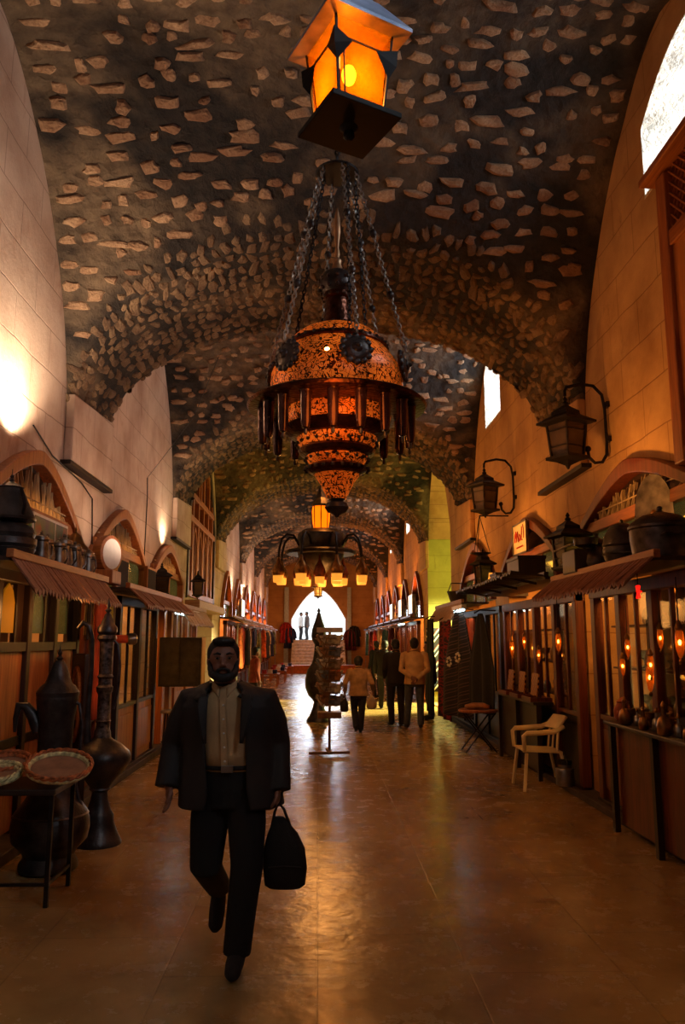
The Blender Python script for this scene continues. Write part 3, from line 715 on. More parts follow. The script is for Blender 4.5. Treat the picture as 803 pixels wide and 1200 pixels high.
def chain(mb, a, b, link=.045, r=.006, w=.014):
    a = Vector(a); b = Vector(b); L = (b - a).length; n = max(1, int(L / (link * .72))); t_ = (b - a).normalized(); u = t_.cross(Vector((.3, .9, .2))).normalized(); v = t_.cross(u)
    for i in range(n):
        c = a + (b - a) * ((i + .5) / n); s = u if i % 2 else v
        pts = [c + t_ * (math.cos(q2) * link / 2) + s * (math.sin(q2) * w) for q2 in [2 * PI * k / 8 for k in range(8)]]
        mb.tube(pts, r, 4, True)
chain(mb, (0, 0, H + .4), (0, 0, 7.55 - zb), .08, .008, .02); mb.build('chain', M_IRON, t)

# ------------------------------------------------------------------ great chandelier
YC = 6.6; XCH = xat(394, 487, YC)
t = thing('chandelier', 'huge pierced-copper chandelier with amber glow, hanging on six chains', 'chandelier', (XCH, YC, zat(607, YC)))
zz = zat(607, YC); OD = YC * math.cos(PITCH) + 2.0 * math.sin(PITCH)
def Z(py): return zat(py, YC) - zz
def Rr(px): return px / F * OD
q = N('pierced_copper')                                       # metal skin pierced with scrollwork, amber glow behind
v1 = q.n('ShaderNodeTexVoronoi', Scale=15.0); v1.feature = 'DISTANCE_TO_EDGE'; q.l(q.co, v1.inputs['Vector'])
wv = q.noise(20, 2, None, .5, 2.2); big = q.ramp(q.noise(3.0, 2), [(.35, (.12, .12, .12, 1)), (.7, (1, 1, 1, 1))])
msk = q.math('MULTIPLY', q.math('GREATER_THAN', v1.outputs['Distance'], .022), q.math('GREATER_THAN', wv, .46))
q.l(q.mix(msk, (84, 46, 26), (255, 140, 40)), q.b.inputs['Base Color'])
q.l(q.mix(msk, (.0, .0, 0, 1), q.mix(1.0, big, (1.0, .16, .012, 1), 'MULTIPLY')), q.b.inputs['Emission Color']); q.b.inputs['Emission Strength'].default_value = .62
q.l(q.math('SUBTRACT', 1.0, msk), q.b.inputs['Metallic']); q.b.inputs['Roughness'].default_value = .35; M_PIERCED = q.m
q = N('chased_copper'); vv = q.n('ShaderNodeTexVoronoi', Scale=26.0); q.l(q.co, vv.inputs['Vector']); q.bump(vv.outputs['Distance'], .5, .01)
M_CHASED = q.fin(q.ramp(q.noise(9), [(.3, (44, 26, 20)), (.7, (104, 60, 42))]), .3, .9)
def LT(name, pr, mat, n=48): return MB().lathe([(Rr(a), Z(b)) for a, b in pr], n).build(name, mat, t, smooth=True)
LT('bottom_finial', [(1, 607), (4, 603), (11, 600), (14, 595), (12, 590), (7, 588), (12, 583)], M_DKMET, 24)
LT('lower_cone', [(11, 585), (15, 576), (20, 566), (27, 556)], M_PIERCED)
LT('lower_ring', [(26, 557), (34, 553), (36, 549), (30, 545)], M_CHASED)
LT('lower_tier', [(30, 546), (34, 541), (36, 536)], M_PIERCED)
LT('middle_ring', [(34, 537), (43, 533), (45, 529), (42, 526)], M_CHASED)
LT('middle_tier', [(41, 527), (46, 520), (47, 514)], M_PIERCED)
LT('shoulder_ring', [(46, 515), (55, 512), (62, 505), (60, 501)], M_CHASED)
LT('under_drum', [(60, 503), (63, 492), (62, 478)], M_PIERCED)
LT('brim', [(62, 484), (88, 483), (103, 481), (105, 478), (103, 476), (82, 474), (70, 472)], M_CHASED, 64)
LT('main_bowl', [(71, 473), (76, 464), (78, 452), (77, 441), (72, 430), (64, 419), (58, 412)], M_PIERCED, 64)
LT('bead_ring', [(57, 413), (61, 411), (60, 407), (55, 406)], M_CHASED)
LT('upper_bowl', [(56, 407), (53, 400), (44, 393), (33, 388), (27, 386)], M_PIERCED)
LT('neck', [(28, 387), (27, 384), (17, 380), (15, 368), (14, 352), (17, 350), (16, 345)], M_CHASED, 32)
LT('crown', [(15, 346), (20, 340), (21, 330), (17, 322), (10, 318)], M_DKMET, 20)
LT('spire', [(9, 319), (5, 310), (6, 306), (2.5, 302), (3.5, 298), (2, 290), (4.5, 272), (3.5, 255), (1, 244)], m_plain('pale_spire', (190, 150, 110), .4, .6, .2), 16)
mb = MB()
for rr, zz2, n, s in ((59, 408, 34, 1), (74, 471, 44, 1), (28, 386, 18, .8), (46, 522, 24, 1), (36, 540, 20, .9), (17, 350, 12, .8), (36, 551, 22, 1.1)):
    mb = MB()
    for j in range(n):
        a = 2 * PI * j / n; mb.ball((Rr(rr + 1) * math.cos(a), Rr(rr + 1) * math.sin(a), Z(zz2)), .017 * s, n=6, m=4)
    mb.build('bead_row', M_DKMET, t)
mb = MB()
for j in range(12):
    a = 2 * PI * j / 12
    for zq, rq in ((330, 21), (341, 21)): mb.ball((Rr(rq) * math.cos(a), Rr(rq) * math.sin(a), Z(zq)), .02, n=6, m=4)
mb.build('crown_beads', M_DKMET, t)
# hanging glass tubes
M_TUBE = m_plain('brown_glass_tube', (66, 40, 34), .2, .6, .3, 9)
for j in range(18):
    a = 2 * PI * (j + .3) / 18; x = Rr(86) * math.cos(a); y = Rr(86) * math.sin(a)
    g = MB().lathe([(.004, -.30), (.03, -.29), (.042, -.24), (.048, 0), (.056, .02)], 12, (x, y, Z(482) - .02)).build('glass_tube', M_TUBE, t, smooth=True)
    MB().lathe([(.008, -.35), (.016, -.33), (.01, -.3)], 8, (x, y, Z(482) - .02)).build('tube_tip', M_DKMET, g, smooth=True)
# rosettes and chains
hk = zat(203, YC) - zz; hx = .0
MB().lathe([(.05, hk + .03), (.19, hk + .01), (.2, hk), (.19, hk - .015), (.04, hk - .02)], 28).build('hook_disc', M_BT, t, smooth=True)
for j in range(6):
    a = math.radians(-76 + 60 * j); ca, sa = math.cos(a), math.sin(a); rb = Rr(79)
    c = Vector((rb * ca, rb * sa, Z(436) if sa < 0 else Z(436)))
    mb = MB(); nn = Vector((ca, sa, .15)).normalized(); u = nn.cross(Vector((0, 0, 1))).normalized(); v = u.cross(nn)
    for k in range(12):
        q2 = 2 * PI * k / 12; p = c + (u * math.cos(q2) + v * math.sin(q2)) * .115; ell(mb, p, (u, v, nn), (.034, .034, .022), 8, 6)
    ell(mb, c, (u, v, nn), (.115, .115, .04), 20, 8); ell(mb, c + nn * .03, (u, v, nn), (.05, .05, .03)); ell(mb, c + nn * .055, (u, v, nn), (.02, .02, .03))
    mb.build('rosette', M_DKMET, t, smooth=True)
    p0 = Vector((.17 * ca, .17 * sa, hk)); p1 = c + Vector((ca * .03, sa * .03, .13))
    mb = MB(); chain(mb, p0, p1, .062, .0065, .017); ch = mb.build('chain', M_STEEL, t)
    for f in (.32, .66): MB().ball(tuple(p0.lerp(p1, f + .04 * (j % 2))), .035, .035, .042, 10, 6).build('chain_bead', M_DKMET, ch, smooth=True)
    if j % 2 == 0:
        mb = MB(); chain(mb, p0 + Vector((.05, 0, 0)), p1.lerp(Vector((0, 0, Z(380))), .35), .062, .006, .016); mb.build('inner_chain', M_IRON, t)
mb = MB(); chain(mb, (0, 0, hk), (0, 0, 7.5 - zz), .08, .009, .02); mb.build('top_chain', M_IRON, t)
MB().ball((-.09, -.535, Z(437)), .03, .022, .03).build('bulb', M_BULB, t, smooth=True)

# ------------------------------------------------------------------ second chandelier
Y2 = 13.2; zc = zat(690, Y2)
t = thing('chandelier', 'smaller dark chandelier with curved arms and many small lit glass lamps, farther down the street', 'chandelier', (xat(376, 650, Y2), Y2, zc))
def Z2(py): return zat(py, Y2) - zc
k2 = Y2 / F
MB().lathe([(40 * k2, Z2(650)), (42 * k2, Z2(647)), (39 * k2, Z2(645)), (24 * k2, Z2(643))], 40).build('brim', M_DKMET, t, smooth=True)
MB().lathe([(6 * k2, Z2(672)), (14 * k2, Z2(664)), (26 * k2, Z2(655)), (28 * k2, Z2(648))], 32).build('lower_bowl', M_DKMET, t, smooth=True)
MB().lathe([(24 * k2, Z2(646)), (29 * k2, Z2(636)), (27 * k2, Z2(626)), (20 * k2, Z2(621)), (5 * k2, Z2(619))], 32).build('upper_bowl', M_DKMET, t, smooth=True)
lp = MB().lathe([(8 * k2, Z2(621)), (10 * k2, Z2(612)), (11 * k2, Z2(600)), (10 * k2, Z2(594))], 8).build('amber_lantern', M_AMBER, t)
MB().lathe([(13 * k2, Z2(594)), (13.5 * k2, Z2(592)), (7 * k2, Z2(584)), (4 * k2, Z2(576)), (1.5 * k2, Z2(568))], 8).build('lantern_roof', M_DKMET, t)
mb = MB()
for j in range(8):
    a = PI / 4 * j; mb.bar((10.5 * k2 * math.cos(a), 10.5 * k2 * math.sin(a), Z2(621)), (11.2 * k2 * math.cos(a), 11.2 * k2 * math.sin(a), Z2(594)), .015, .015)
mb.build('lantern_bars', M_DKMET, t)
mb = MB(); chain(mb, (0, 0, Z2(570)), (0, 0, 7.45 - zc), .12, .012, .03); mb.build('chain', M_IRON, t)
for j in range(8):
    a = math.radians(20 + 45 * j); ca, sa = math.cos(a), math.sin(a)
    pr = [(27, 640), (34, 629), (42, 628), (48, 634), (51, 645), (52, 656)]
    MB().tube([(r * k2 * ca, r * k2 * sa, Z2(p)) for r, p in pr], .022, 8).build('arm', M_IRON, t, smooth=True)
    c = (52 * k2 * ca, 52 * k2 * sa, 0)
    l_ = MB().lathe([(6.6 * k2, Z2(676)), (8 * k2, Z2(671)), (6 * k2, Z2(666)), (3 * k2, Z2(661)), (1.5 * k2, Z2(655))], 14, c).build('lamp_cap', M_BRASS, t, smooth=True)
    MB().lathe([(5.2 * k2, Z2(684)), (5.8 * k2, Z2(682)), (6.2 * k2, Z2(676))], 14, c).build('lamp_shade', M_LAMPSH, l_, smooth=True)
for j in range(8):
    a = math.radians(42 + 45 * j); ca, sa = math.cos(a), math.sin(a); c = (26 * k2 * ca, 26 * k2 * sa, Z2(688) - Z2(686))
    l_ = MB().lathe([(6 * k2, Z2(676)), (7.2 * k2, Z2(671)), (5 * k2, Z2(664)), (2 * k2, Z2(658)), (.5 * k2, Z2(650))], 14, c).build('inner_lamp_cap', M_COPPER, t, smooth=True)
    MB().lathe([(4.6 * k2, Z2(684)), (5.2 * k2, Z2(682)), (5.6 * k2, Z2(676))], 14, c).build('lamp_shade', M_LAMPSH, l_, smooth=True)
# small lantern farther on
Y3 = 26.0
lantern('hanging_lantern', 'small star lantern hanging before the bright gateway', 'lantern', (xat(373, 698, Y3), Y3, zat(702, Y3)), .62, .34, .3, 6, glass=M_LAMPSH, frame=M_BRASS)
mb = MB(); zt = zat(702, Y3) + .6; chain(mb, (xat(373, 698, Y3), Y3, zt), (xat(373, 698, Y3), Y3, 7.4), .16, .014, .03)
tag(mb.build('lantern_chain', M_IRON), 'long chain from the vault to the small lantern before the gateway', 'chain')
# ------------------------------------------------------------------ vessels and goods
def finial(mb, z, s=1, c=(0, 0, 0)):
    mb.lathe([(.012 * s, z), (.03 * s, z + .03 * s), (.012 * s, z + .05 * s), (.022 * s, z + .075 * s), (.006 * s, z + .1 * s), (.002, z + .16 * s)], 12, c)
def V(v): return Vector(v)
# near giant coffee pot (dallah)
t = thing('coffee_pot', 'giant dark coffee pot with pointed lid and curved spout behind the tray table', 'coffee pot', (xat(62, 1000, 6.33), 6.33, 0), sc=1.02)
MB().lathe([(.19, 0), (.215, .02), (.21, .06), (.18, .11), (.2, .15), (.27, .22), (.285, .3), (.28, .36), (.26, .42), (.2, .50), (.155, .58), (.15, .62)], 36).build('belly', M_DKMET, t, smooth=True)
MB().lathe([(.15, .6), (.128, .75), (.125, .9), (.132, 1.1), (.15, 1.2), (.156, 1.24), (.15, 1.27)], 36).build('neck', M_DKMET, t, smooth=True)
l_ = MB().lathe([(.156, 1.26), (.16, 1.29), (.135, 1.33), (.1, 1.36), (.075, 1.43), (.05, 1.5), (.03, 1.53)], 28).build('lid', M_DKMET, t, smooth=True)
mb = MB(); finial(mb, 1.52, .9); mb.build('lid_spire', M_DKMET, l_, smooth=True)
MB().tube([(-.12, -.02, 1.0), (-.17, -.03, 1.12), (-.22, -.04, 1.19), (-.27, -.05, 1.2), (-.29, -.05, 1.1), (-.29, -.05, 1.0)], [.05, .045, .035, .03, .02, .012], 12).build('spout', M_DKMET, t, smooth=True)
MB().tube([(.13, 0, 1.22), (.17, .0, 1.2), (.2, 0, 1.05), (.19, 0, .8), (.17, 0, .62), (.22, 0, .45)], .014, 8).build('handle', M_PEWTER, t, smooth=True)
MB().lathe([(.27, .395), (.275, .40), (.265, .41)], 36).lathe([(.153, .6), (.163, .61), (.153, .62)], 36).build('rim_band', M_PEWTER, t, smooth=True)
# tall engraved ewer
t = thing('ewer', 'tall slender engraved metal ewer on a flared foot with hooked spout, left side', 'ewer', (xat(119, 960, 7.1), 7.1, 0), sc=1.0)
MB().lathe([(.2, 0), (.2, .02), (.185, .05), (.16, .1), (.13, .18), (.125, .24), (.10, .28), (.075, .36), (.065, .43), (.09, .45), (.08, .47)], 36).build('foot', M_DKMET, t, smooth=True)
MB().lathe([(.08, .46), (.13, .53), (.2, .6), (.245, .67), (.25, .71), (.235, .76), (.17, .82), (.1, .86), (.075, .88)], 40).build('belly', M_DKMET, t, smooth=True)
MB().lathe([(.075, .87), (.07, .93), (.058, .96), (.055, 1.0), (.068, 1.02), (.055, 1.04), (.055, 1.25), (.068, 1.27), (.072, 1.31), (.056, 1.33), (.056, 1.38), (.072, 1.4), (.056, 1.42), (.06, 1.7), (.085, 1.73), (.08, 1.76), (.062, 1.77)], 32).build('neck', m_plain('engraved_pewter', (92, 84, 80), .35, .85, .6, 30, .9, .006), t, smooth=True)
MB().lathe([(.065, 1.76), (.088, 1.79), (.085, 1.83), (.06, 1.86), (.045, 1.9), (.03, 1.94), (.012, 1.96), (.03, 1.98), (.01, 2.0), (.018, 2.02), (.002, 2.09)], 24).build('lid', M_PEWTER, t, smooth=True)
MB().tube([(-.12, -.05, .84), (-.125, -.05, 1.1), (-.115, -.04, 1.5), (-.12, -.04, 1.72), (-.15, -.05, 1.84), (-.2, -.06, 1.87), (-.24, -.07, 1.82)], [.04, .026, .022, .022, .026, .026, .014], 12).build('spout', M_DKMET, t, smooth=True)
MB().tube([(.06, 0, 1.72), (.1, 0, 1.68), (.125, 0, 1.5), (.12, 0, 1.3), (.085, 0, 1.12)], .012, 8).build('handle', M_PEWTER, t, smooth=True)
# giant ewer behind the card rack
YG = 17.2; t = thing('ewer', 'giant dark domed ewer silhouetted against the gateway behind the card rack', 'ewer', (xat(374, 800, YG), YG, 0), sc=.98)
MB().lathe([(.26, 0), (.26, .04), (.2, .12), (.13, .3), (.1, .42), (.14, .46)], 32).build('foot', M_DKMET, t, smooth=True)
MB().lathe([(.12, .45), (.22, .55), (.29, .72), (.3, .9), (.25, 1.1), (.15, 1.25), (.13, 1.32)], 32).build('belly', M_DKMET, t, smooth=True)
MB().lathe([(.13, 1.3), (.1, 1.5), (.09, 1.65), (.15, 1.75), (.165, 1.84), (.15, 1.98), (.12, 2.06)], 32).build('neck', M_DKMET, t, smooth=True)
MB().lathe([(.13, 2.05), (.09, 2.15), (.06, 2.25), (.04, 2.33), (.02, 2.36), (.04, 2.39), (.005, 2.46)], 24).build('lid', M_DKMET, t, smooth=True)
MB().tube([(-.05, .22, .95), (-.06, .3, 1.3), (-.05, .24, 1.7), (-.06, .3, 1.85), (-.06, .36, 1.83)], [.05, .035, .03, .03, .02], 10).build('spout', M_DKMET, t, smooth=True)

# tray table, left foreground
t = thing('table', 'dark iron-legged table at the left edge holding basket trays', 'table', (-2.12, 5.68, 0))
MB().box(-.5, .38, -.22, .3, .7, .74).build('tabletop', M_DKW, t, bevel=.008)
for x, y in ((.35, -.19), (-.02, -.19), (.35, .27), (-.47, .27)): MB().box(x - .014, x + .014, y - .014, y + .014, 0, .7).build('leg', M_IRON, t)
MB().bar((-.02, -.19, .14), (.35, -.19, .14), .02, .02).bar((.35, -.19, .14), (.35, .27, .14), .02, .02).build('stretcher', M_IRON, t)
M_BASK = m_plain('orange_cane', (176, 98, 48), .6, 0, .4, 30, .6); M_CANE = m_plain('pale_cane', (206, 196, 140), .6, 0, .35, 30, .6); M_TRAY = m_plain('tray_bottom', (150, 112, 84), .5, 0, .2, 8)
def tray(label, loc, rx, tilt, m1, m2):
    t = thing('basket_tray', label, 'tray', loc); t.rotation_euler = tilt
    MB().lathe([(.001, 0), (rx * .88, 0), (rx * .88, .008), (.001, .008)], 40).build('tray_bottom', M_TRAY, t)
    MB().tube([(rx * .94 * math.cos(a), rx * .94 * math.sin(a), .012) for a in [2 * PI * k / 48 for k in range(48)]], .02, 8, True).build('lower_rim', m2, t, smooth=True)
    mb = MB()
    for s in (0, PI):
        mb.tube([((rx + .006 * math.cos(12 * a + s)) * math.cos(a), (rx + .006 * math.cos(12 * a + s)) * math.sin(a), .035 + .009 * math.sin(12 * a + s)) for a in [2 * PI * k / 144 for k in range(144)]], .011, 6, True)
    mb.build('braided_rim', m1, t, smooth=True)
tray('round tray with an orange braided cane rim tilted at the table edge', (-1.79, 5.66, .84), .215, (.3, .12, 0), M_BASK, M_CANE)
tray('pale green-rimmed cane tray at the left picture edge', (-2.2, 5.6, .80), .17, (.22, 0, 0), M_CANE, M_CANE)
tray('reddish cane tray stacked behind the pale tray', (-2.22, 5.84, .84), .16, (.25, .05, 0), M_BASK, M_BASK)
# standing mirror
t = thing('standing_mirror', 'dark wooden panel with an oval mirror behind the two giant pots', 'mirror', (-2.42, 8.2, .08), math.radians(-62))
MB().box(-.28, .28, -.03, .03, 0, 1.5).build('board', M_DKW, t, bevel=.01)
o = MB().lathe([(.001, 0), (.17, 0), (.17, .01), (.001, .01)], 32, sy=1.9).build('glass', m_plain('mirror_glass', (150, 140, 110), .12, .9, .1), t); o.rotation_euler = (PI / 2, 0, 0); o.location = (0, -.032, 1.0)
o = MB().tube([(.19 * math.cos(a), .36 * math.sin(a), 0) for a in [2 * PI * k / 40 for k in range(40)]], .022, 8, True).build('oval_rim', M_WOOD, t, smooth=True); o.rotation_euler = (PI / 2, 0, 0); o.location = (0, -.04, 1.0)
t = thing('picture', 'small pale framed picture tilted above the oval mirror', 'picture', (-2.5, 8.6, 1.72), math.radians(-70)); 
MB().box(-.22, .22, -.02, .02, 0, .42).build('frame', M_DKW, t, bevel=.008); MB().box(-.17, .17, -.026, -.02, .05, .37).build('print', m_plain('pale_print', (170, 150, 120), .6, 0, .5, 6), t)

# goods on the near left awning
t = thing('lidded_pot', 'largest dark pewter pot with a conical lid, above the left awning edge', 'pot', (-2.5, 6.3, 2.33))
MB().lathe([(.13, 0), (.19, .04), (.215, .11), (.2, .115), (.22, .14), (.22, .19), (.2, .2), (.21, .23), (.18, .29), (.12, .32)], 36).build('pot_body', M_DKMET, t, smooth=True)
l_ = MB().lathe([(.13, .32), (.2, .34), (.205, .36), (.18, .40), (.11, .56), (.09, .6), (.1, .61), (.05, .64), (.02, .66)], 32).build('lid', M_DKMET, t, smooth=True)
mb = MB(); finial(mb, .65, .7); mb.build('lid_knob', M_DKMET, l_, smooth=True)
MB().tube([(.14, -.1, .33), (.17, -.14, .45), (.12, -.1, .58)], .014, 8).build('handle', M_IRON, t, smooth=True)
def jug():
    t = thing('jug', '', 'jug')
    MB().lathe([(.075, 0), (.078, .01), (.07, .1), (.06, .19), (.055, .22), (.066, .235), (.064, .25)], 24).build('jug_body', M_TIN, t, smooth=True)
    MB().lathe([(.062, .25), (.06, .262), (.03, .275), (.01, .29), (.016, .30), (.004, .315)], 20).build('lid', M_TIN, t, smooth=True)
    MB().tube([(.058, 0, .21), (.11, 0, .2), (.12, 0, .12), (.072, 0, .05)], .008, 8).build('handle', M_TIN, t, smooth=True)
    MB().tube([(-.06, 0, .14), (-.1, 0, .2), (-.12, 0, .24)], [.018, .012, .009], 8).build('spout', M_TIN, t, smooth=True)
    return t
J0 = jug()
jl = ['dull tin jug next to the largest pot, first in the row on the left awning', 'second tin jug from the large pot, on the left awning', 'third tin jug from the large pot, on the left awning', 'taller middle tin jug in the row on the left awning', 'fifth tin jug from the large pot, on the left awning', 'sixth tin jug from the large pot, near the conical lidded tureen', 'small tin jug right below the conical lidded tureen']
for i in range(7):
    loc = (-2.38 - .03 * (i % 2), 6.72 + .23 * i, 2.33)
    if i == 0: J0.location = loc; J0.rotation_euler = (0, 0, 1); J0['label'] = jl[0]; J0['group'] = 'tin jugs on the left awning'
    else: dup(J0, loc, R.uniform(-1, 2), jl[i], 'tin jugs on the left awning', R.choice((.92, 1.0, 1.08)) if i != 3 else 1.2)
t = thing('tureen', 'tureen with a wide conical lid and finial beside the tin jugs', 'tureen', (-2.66, 8.55, 2.44))
MB().lathe([(.09, 0), (.13, .03), (.17, .12), (.18, .2), (.17, .21)], 28).build('bowl', M_TIN, t, smooth=True)
l_ = MB().lathe([(.2, .2), (.205, .215), (.15, .26), (.09, .33), (.06, .4), (.03, .43)], 28).build('lid', M_BRASS, t, smooth=True)
mb = MB(); finial(mb, .42, .7); mb.build('lid_finial', M_BRASS, l_, smooth=True)
for s in (-1, 1): MB().tube([(.16 * s, 0, .17), (.22 * s, 0, .18), (.22 * s, 0, .1), (.16 * s, 0, .09)], .008, 6).build('handle', M_TIN, t, smooth=True)
t = thing('poster_frame', 'white-edged double poster of blue scenes leaning on the nearest left arch', 'picture', (-2.74, 8.0, 2.52), 0)
MB().box(-.015, .0, -.52, .52, 0, .42).build('frame', M_WHITE, t, bevel=.003)
q = N('blue_print'); q.l(q.ramp(q.noise(3, 3), [(.35, (20, 40, 92)), (.5, (28, 84, 70)), (.58, (128, 50, 38)), (.66, (22, 34, 70))]), q.b.inputs['Base Color']); M_PR = q.fin(None, .4)
MB().box(0, .004, -.49, .1, .03, .39).build('print', M_PR, t); MB().box(0, .004, .13, .49, .03, .39).build('print', M_PR, t)
t = thing('wall_clock', 'round white-faced disc in a wooden drum between two left arches', 'clock', (-2.52, 9.35, 2.53))
MB().lathe([(.2, -.08), (.22, -.06), (.22, .05), (.19, .06)], 32).build('case', M_WOOD, t, smooth=True); MB().lathe([(.001, .05), (.18, .05), (.18, .062), (.001, .064)], 32).build('face', M_WHITE, t)
for ch in [o for o in COL.objects if o.parent == t]: ch.rotation_euler = (0, PI / 2, -.35); ch.location = (0, 0, .2)
MB().box(-.12, .12, -.2, .2, -.16, 0).build('stand', M_WOOD, t, bevel=.01)
for y, l, h in ((10.15, 'dark chalkboard box standing under the middle arch on the left', .42), (11.9, 'slim dark framed board at the right foot of the middle left arch', .45)):
    t = thing('framed_board', l, 'board', (-2.55, y, 2.35)); MB().box(-.04, .02, -.3, .3, 0, h).build('frame', M_WOOD, t, bevel=.01); MB().box(.02, .025, -.26, .26, .04, h - .04).build('dark_face', M_BLACK, t)
lantern('lantern', 'dark flat-roofed lantern on the left awning below the wall washer', 'lantern', (-2.55, 12.75, 2.36), .6, .34, .3)
lantern('lantern', 'small dark lantern at the left end of the tall screen sill', 'lantern', (-2.62, 17.0, 2.58), .62, .32, .3)
# basket stack, drape lamp etc in left shops
t = thing('door_lamp', 'orange and glass cylinder lamp mounted on the dark left post', 'lamp', (-2.38, 9.9, 1.73))
MB().lathe([(.045, -.2), (.05, -.18), (.05, .0), (.04, .01)], 16).build('orange_barrel', M_DRAPE, t, smooth=True); MB().lathe([(.055, .0), (.07, .02), (.07, .1), (.05, .12)], 16).build('glass_head', M_STEEL, t, smooth=True)
for ch in [o for o in COL.objects if o.parent == t]: ch.rotation_euler = (-.1, PI / 2, .4)
MB().box(-.2, .0, -.02, .02, -.02, .02).build('mount', M_IRON, t)
tag(MB().box(-2.42, -2.34, 12.62, 12.76, 0.09, 2.2).build('post', m_wood('pale_post', (190, 146, 104), (140, 98, 66)), bevel=.01), 'pale upright wooden post beside the green-lit shelves, left', 'post')
t = thing('wall_cabinet', 'grey metal cabinet with a yellow side jutting from the left shops at head height', 'cabinet', (-2.5, 12.5, 1.0))
MB().box(0, .66, 0, .4, 0, .76).build('carcass', m_plain('cabinet_grey', (92, 86, 66), .5, .2, .2), t, bevel=.008); MB().box(.03, .32, -.02, 0, .03, .73).build('door', bpy.data.materials['cabinet_grey'], t, bevel=.004)
MB().box(.34, .62, -.02, 0, .03, .73).build('door', bpy.data.materials['cabinet_grey'], t, bevel=.004); MB().box(.66, .67, 0, .4, 0, .76).build('side_panel', m_plain('yellow_board', (196, 160, 80), .6, 0, .1), t)
t = thing('stool', 'small round-topped stool by the left kerb behind the walking man', 'stool', (-2.15, 11.9, 0))
MB().lathe([(.17, .66), (.18, .68), (.17, .7), (.02, .7)], 24).build('seat', M_STEEL, t, smooth=True)
for k in range(4):
    a = PI / 4 + k * PI / 2; MB().tube([(.12 * math.cos(a), .12 * math.sin(a), .66), (.17 * math.cos(a), .17 * math.sin(a), 0)], .011, 8).build('leg', M_IRON, t)
MB().tube([(.15 * math.cos(a), .15 * math.sin(a), .25) for a in [2 * PI * k / 20 for k in range(20)]], .008, 6, True).build('foot_ring', M_IRON, t)
t = thing('shelf_unit', 'green-lit shelves with small wares under the left fluorescent tubes', 'shelves', (-3.05, 13.6, .9))
for z in (0, .35, .7, 1.05): MB().box(-.2, .3, 0, 1.5, z, z + .025).build('shelf', M_STEEL, t)
MB().box(-.22, -.2, 0, 1.5, 0, 1.3).build('back', m_plain('green_back', (120, 124, 60), .7, 0, .2), t)
for i, (x, y0, y1, z, s) in enumerate(((-2.35, 13.0, 13.9, 2.16, 'left'), (-2.35, 14.6, 15.3, 2.16, 'left, farther'), (2.45, 13.2, 14.2, 2.22, 'right above the striped rug'), (2.6, 24.0, 25.6, 2.2, 'right beyond the side passage'))):
    t = thing('fluorescent_lamp', 'cold white fluorescent tube under the awning, %s' % s, 'lamp', (x, y0, z)); MB().box(-.04, .04, 0, y1 - y0, .02, .09).build('housing', M_WHITE, t)
    MB().tube([(0, .03, 0), (0, y1 - y0 - .03, 0)], .018, 8).build('tube', M_FLUO, t)

# goods on the right awnings
lantern('lantern', 'large dark square lantern with a tall finial on the right awning', 'lantern', (2.8, 8.62, 2.4), .74, .44, .2)
t = thing('kettle', 'round-bellied dark kettle beside the square lantern on the right awning', 'kettle', (2.78, 7.7, 2.35))
MB().lathe([(.1, 0), (.16, .05), (.18, .13), (.16, .22), (.1, .28), (.08, .3), (.1, .32)], 28).build('kettle_body', M_DKMET, t, smooth=True)
MB().lathe([(.1, .32), (.07, .36), (.03, .38), (.02, .4), (.03, .42), (.005, .43)], 20).build('lid', M_DKMET, t, smooth=True); MB().tube([(-.02, .15, .25), (0, .22, .3), (0, .24, .2), (0, .16, .08)], .012, 8).build('handle', M_DKMET, t, smooth=True)
MB().tube([(0, -.14, .15), (0, -.24, .24), (0, -.28, .3)], [.03, .02, .014], 10).build('spout', M_DKMET, t, smooth=True)
t = thing('long_pan', 'long-handled dark pan laid across the right awning', 'pan', (2.62, 7.9, 2.62))
MB().lathe([(.07, 0), (.11, .02), (.12, .08), (.125, .085)], 24, (0, -.35, 0)).build('pan_bowl', M_PEWTER, t, smooth=True); MB().tube([(0, -.24, .07), (-.05, .05, .06), (-.08, .4, .04)], .014, 8).build('handle', M_PEWTER, t, smooth=True); MB().box(-.1, .1, -.3, .1, -.24, -.01).build('block', M_DKW, t, bevel=.01)
def urn(label, loc, r, h, mat):
    t = thing('urn', label, 'urn', loc)
    MB().lathe([(r * .55, 0), (r * .7, .03 * h), (r * .95, .25 * h), (r, .42 * h), (r * .97, .46 * h), (r * 1.02, .5 * h), (r * .97, .56 * h), (r * .9, .68 * h), (r * .7, .82 * h), (r * .6, .84 * h)], 36).build('urn_body', mat, t, smooth=True)
    l_ = MB().lathe([(r * .66, .83 * h), (r * .6, .88 * h), (r * .3, .94 * h), (r * .08, .96 * h), (r * .12, h), (.003, h * 1.03)], 28).build('lid', mat, t, smooth=True)
    MB().lathe([(r * .99, .3 * h), (r * 1.03, .32 * h), (r * .99, .34 * h)], 36).build('band', M_TIN, t, smooth=True)
urn('banded round urn in the middle of the right awning', (2.8, 7.08, 2.35), .18, .46, M_DKMET)
t = thing('cooking_pot', 'widest dark pot with a domed lid at the right picture edge', 'pot', (2.84, 6.35, 2.35))
MB().lathe([(.2, 0), (.23, .03), (.25, .2), (.25, .27), (.262, .28), (.262, .3), (.24, .31)], 40).build('pot_body', M_PEWTER, t, smooth=True)
l_ = MB().lathe([(.255, .3), (.24, .33), (.15, .39), (.04, .42), (.02, .43)], 36).build('lid', M_DKMET, t, smooth=True); MB().ball((0, 0, .45), .025).build('lid_knob', M_DKMET, l_, smooth=True)
for s in (-1, 1): MB().tube([(-.1 * s, .23 * s, .2), (-.1 * s, .3 * s, .21), (.1 * s, .3 * s, .21), (.1 * s, .23 * s, .2)], .01, 6).build('handle', M_PEWTER, t, smooth=True)
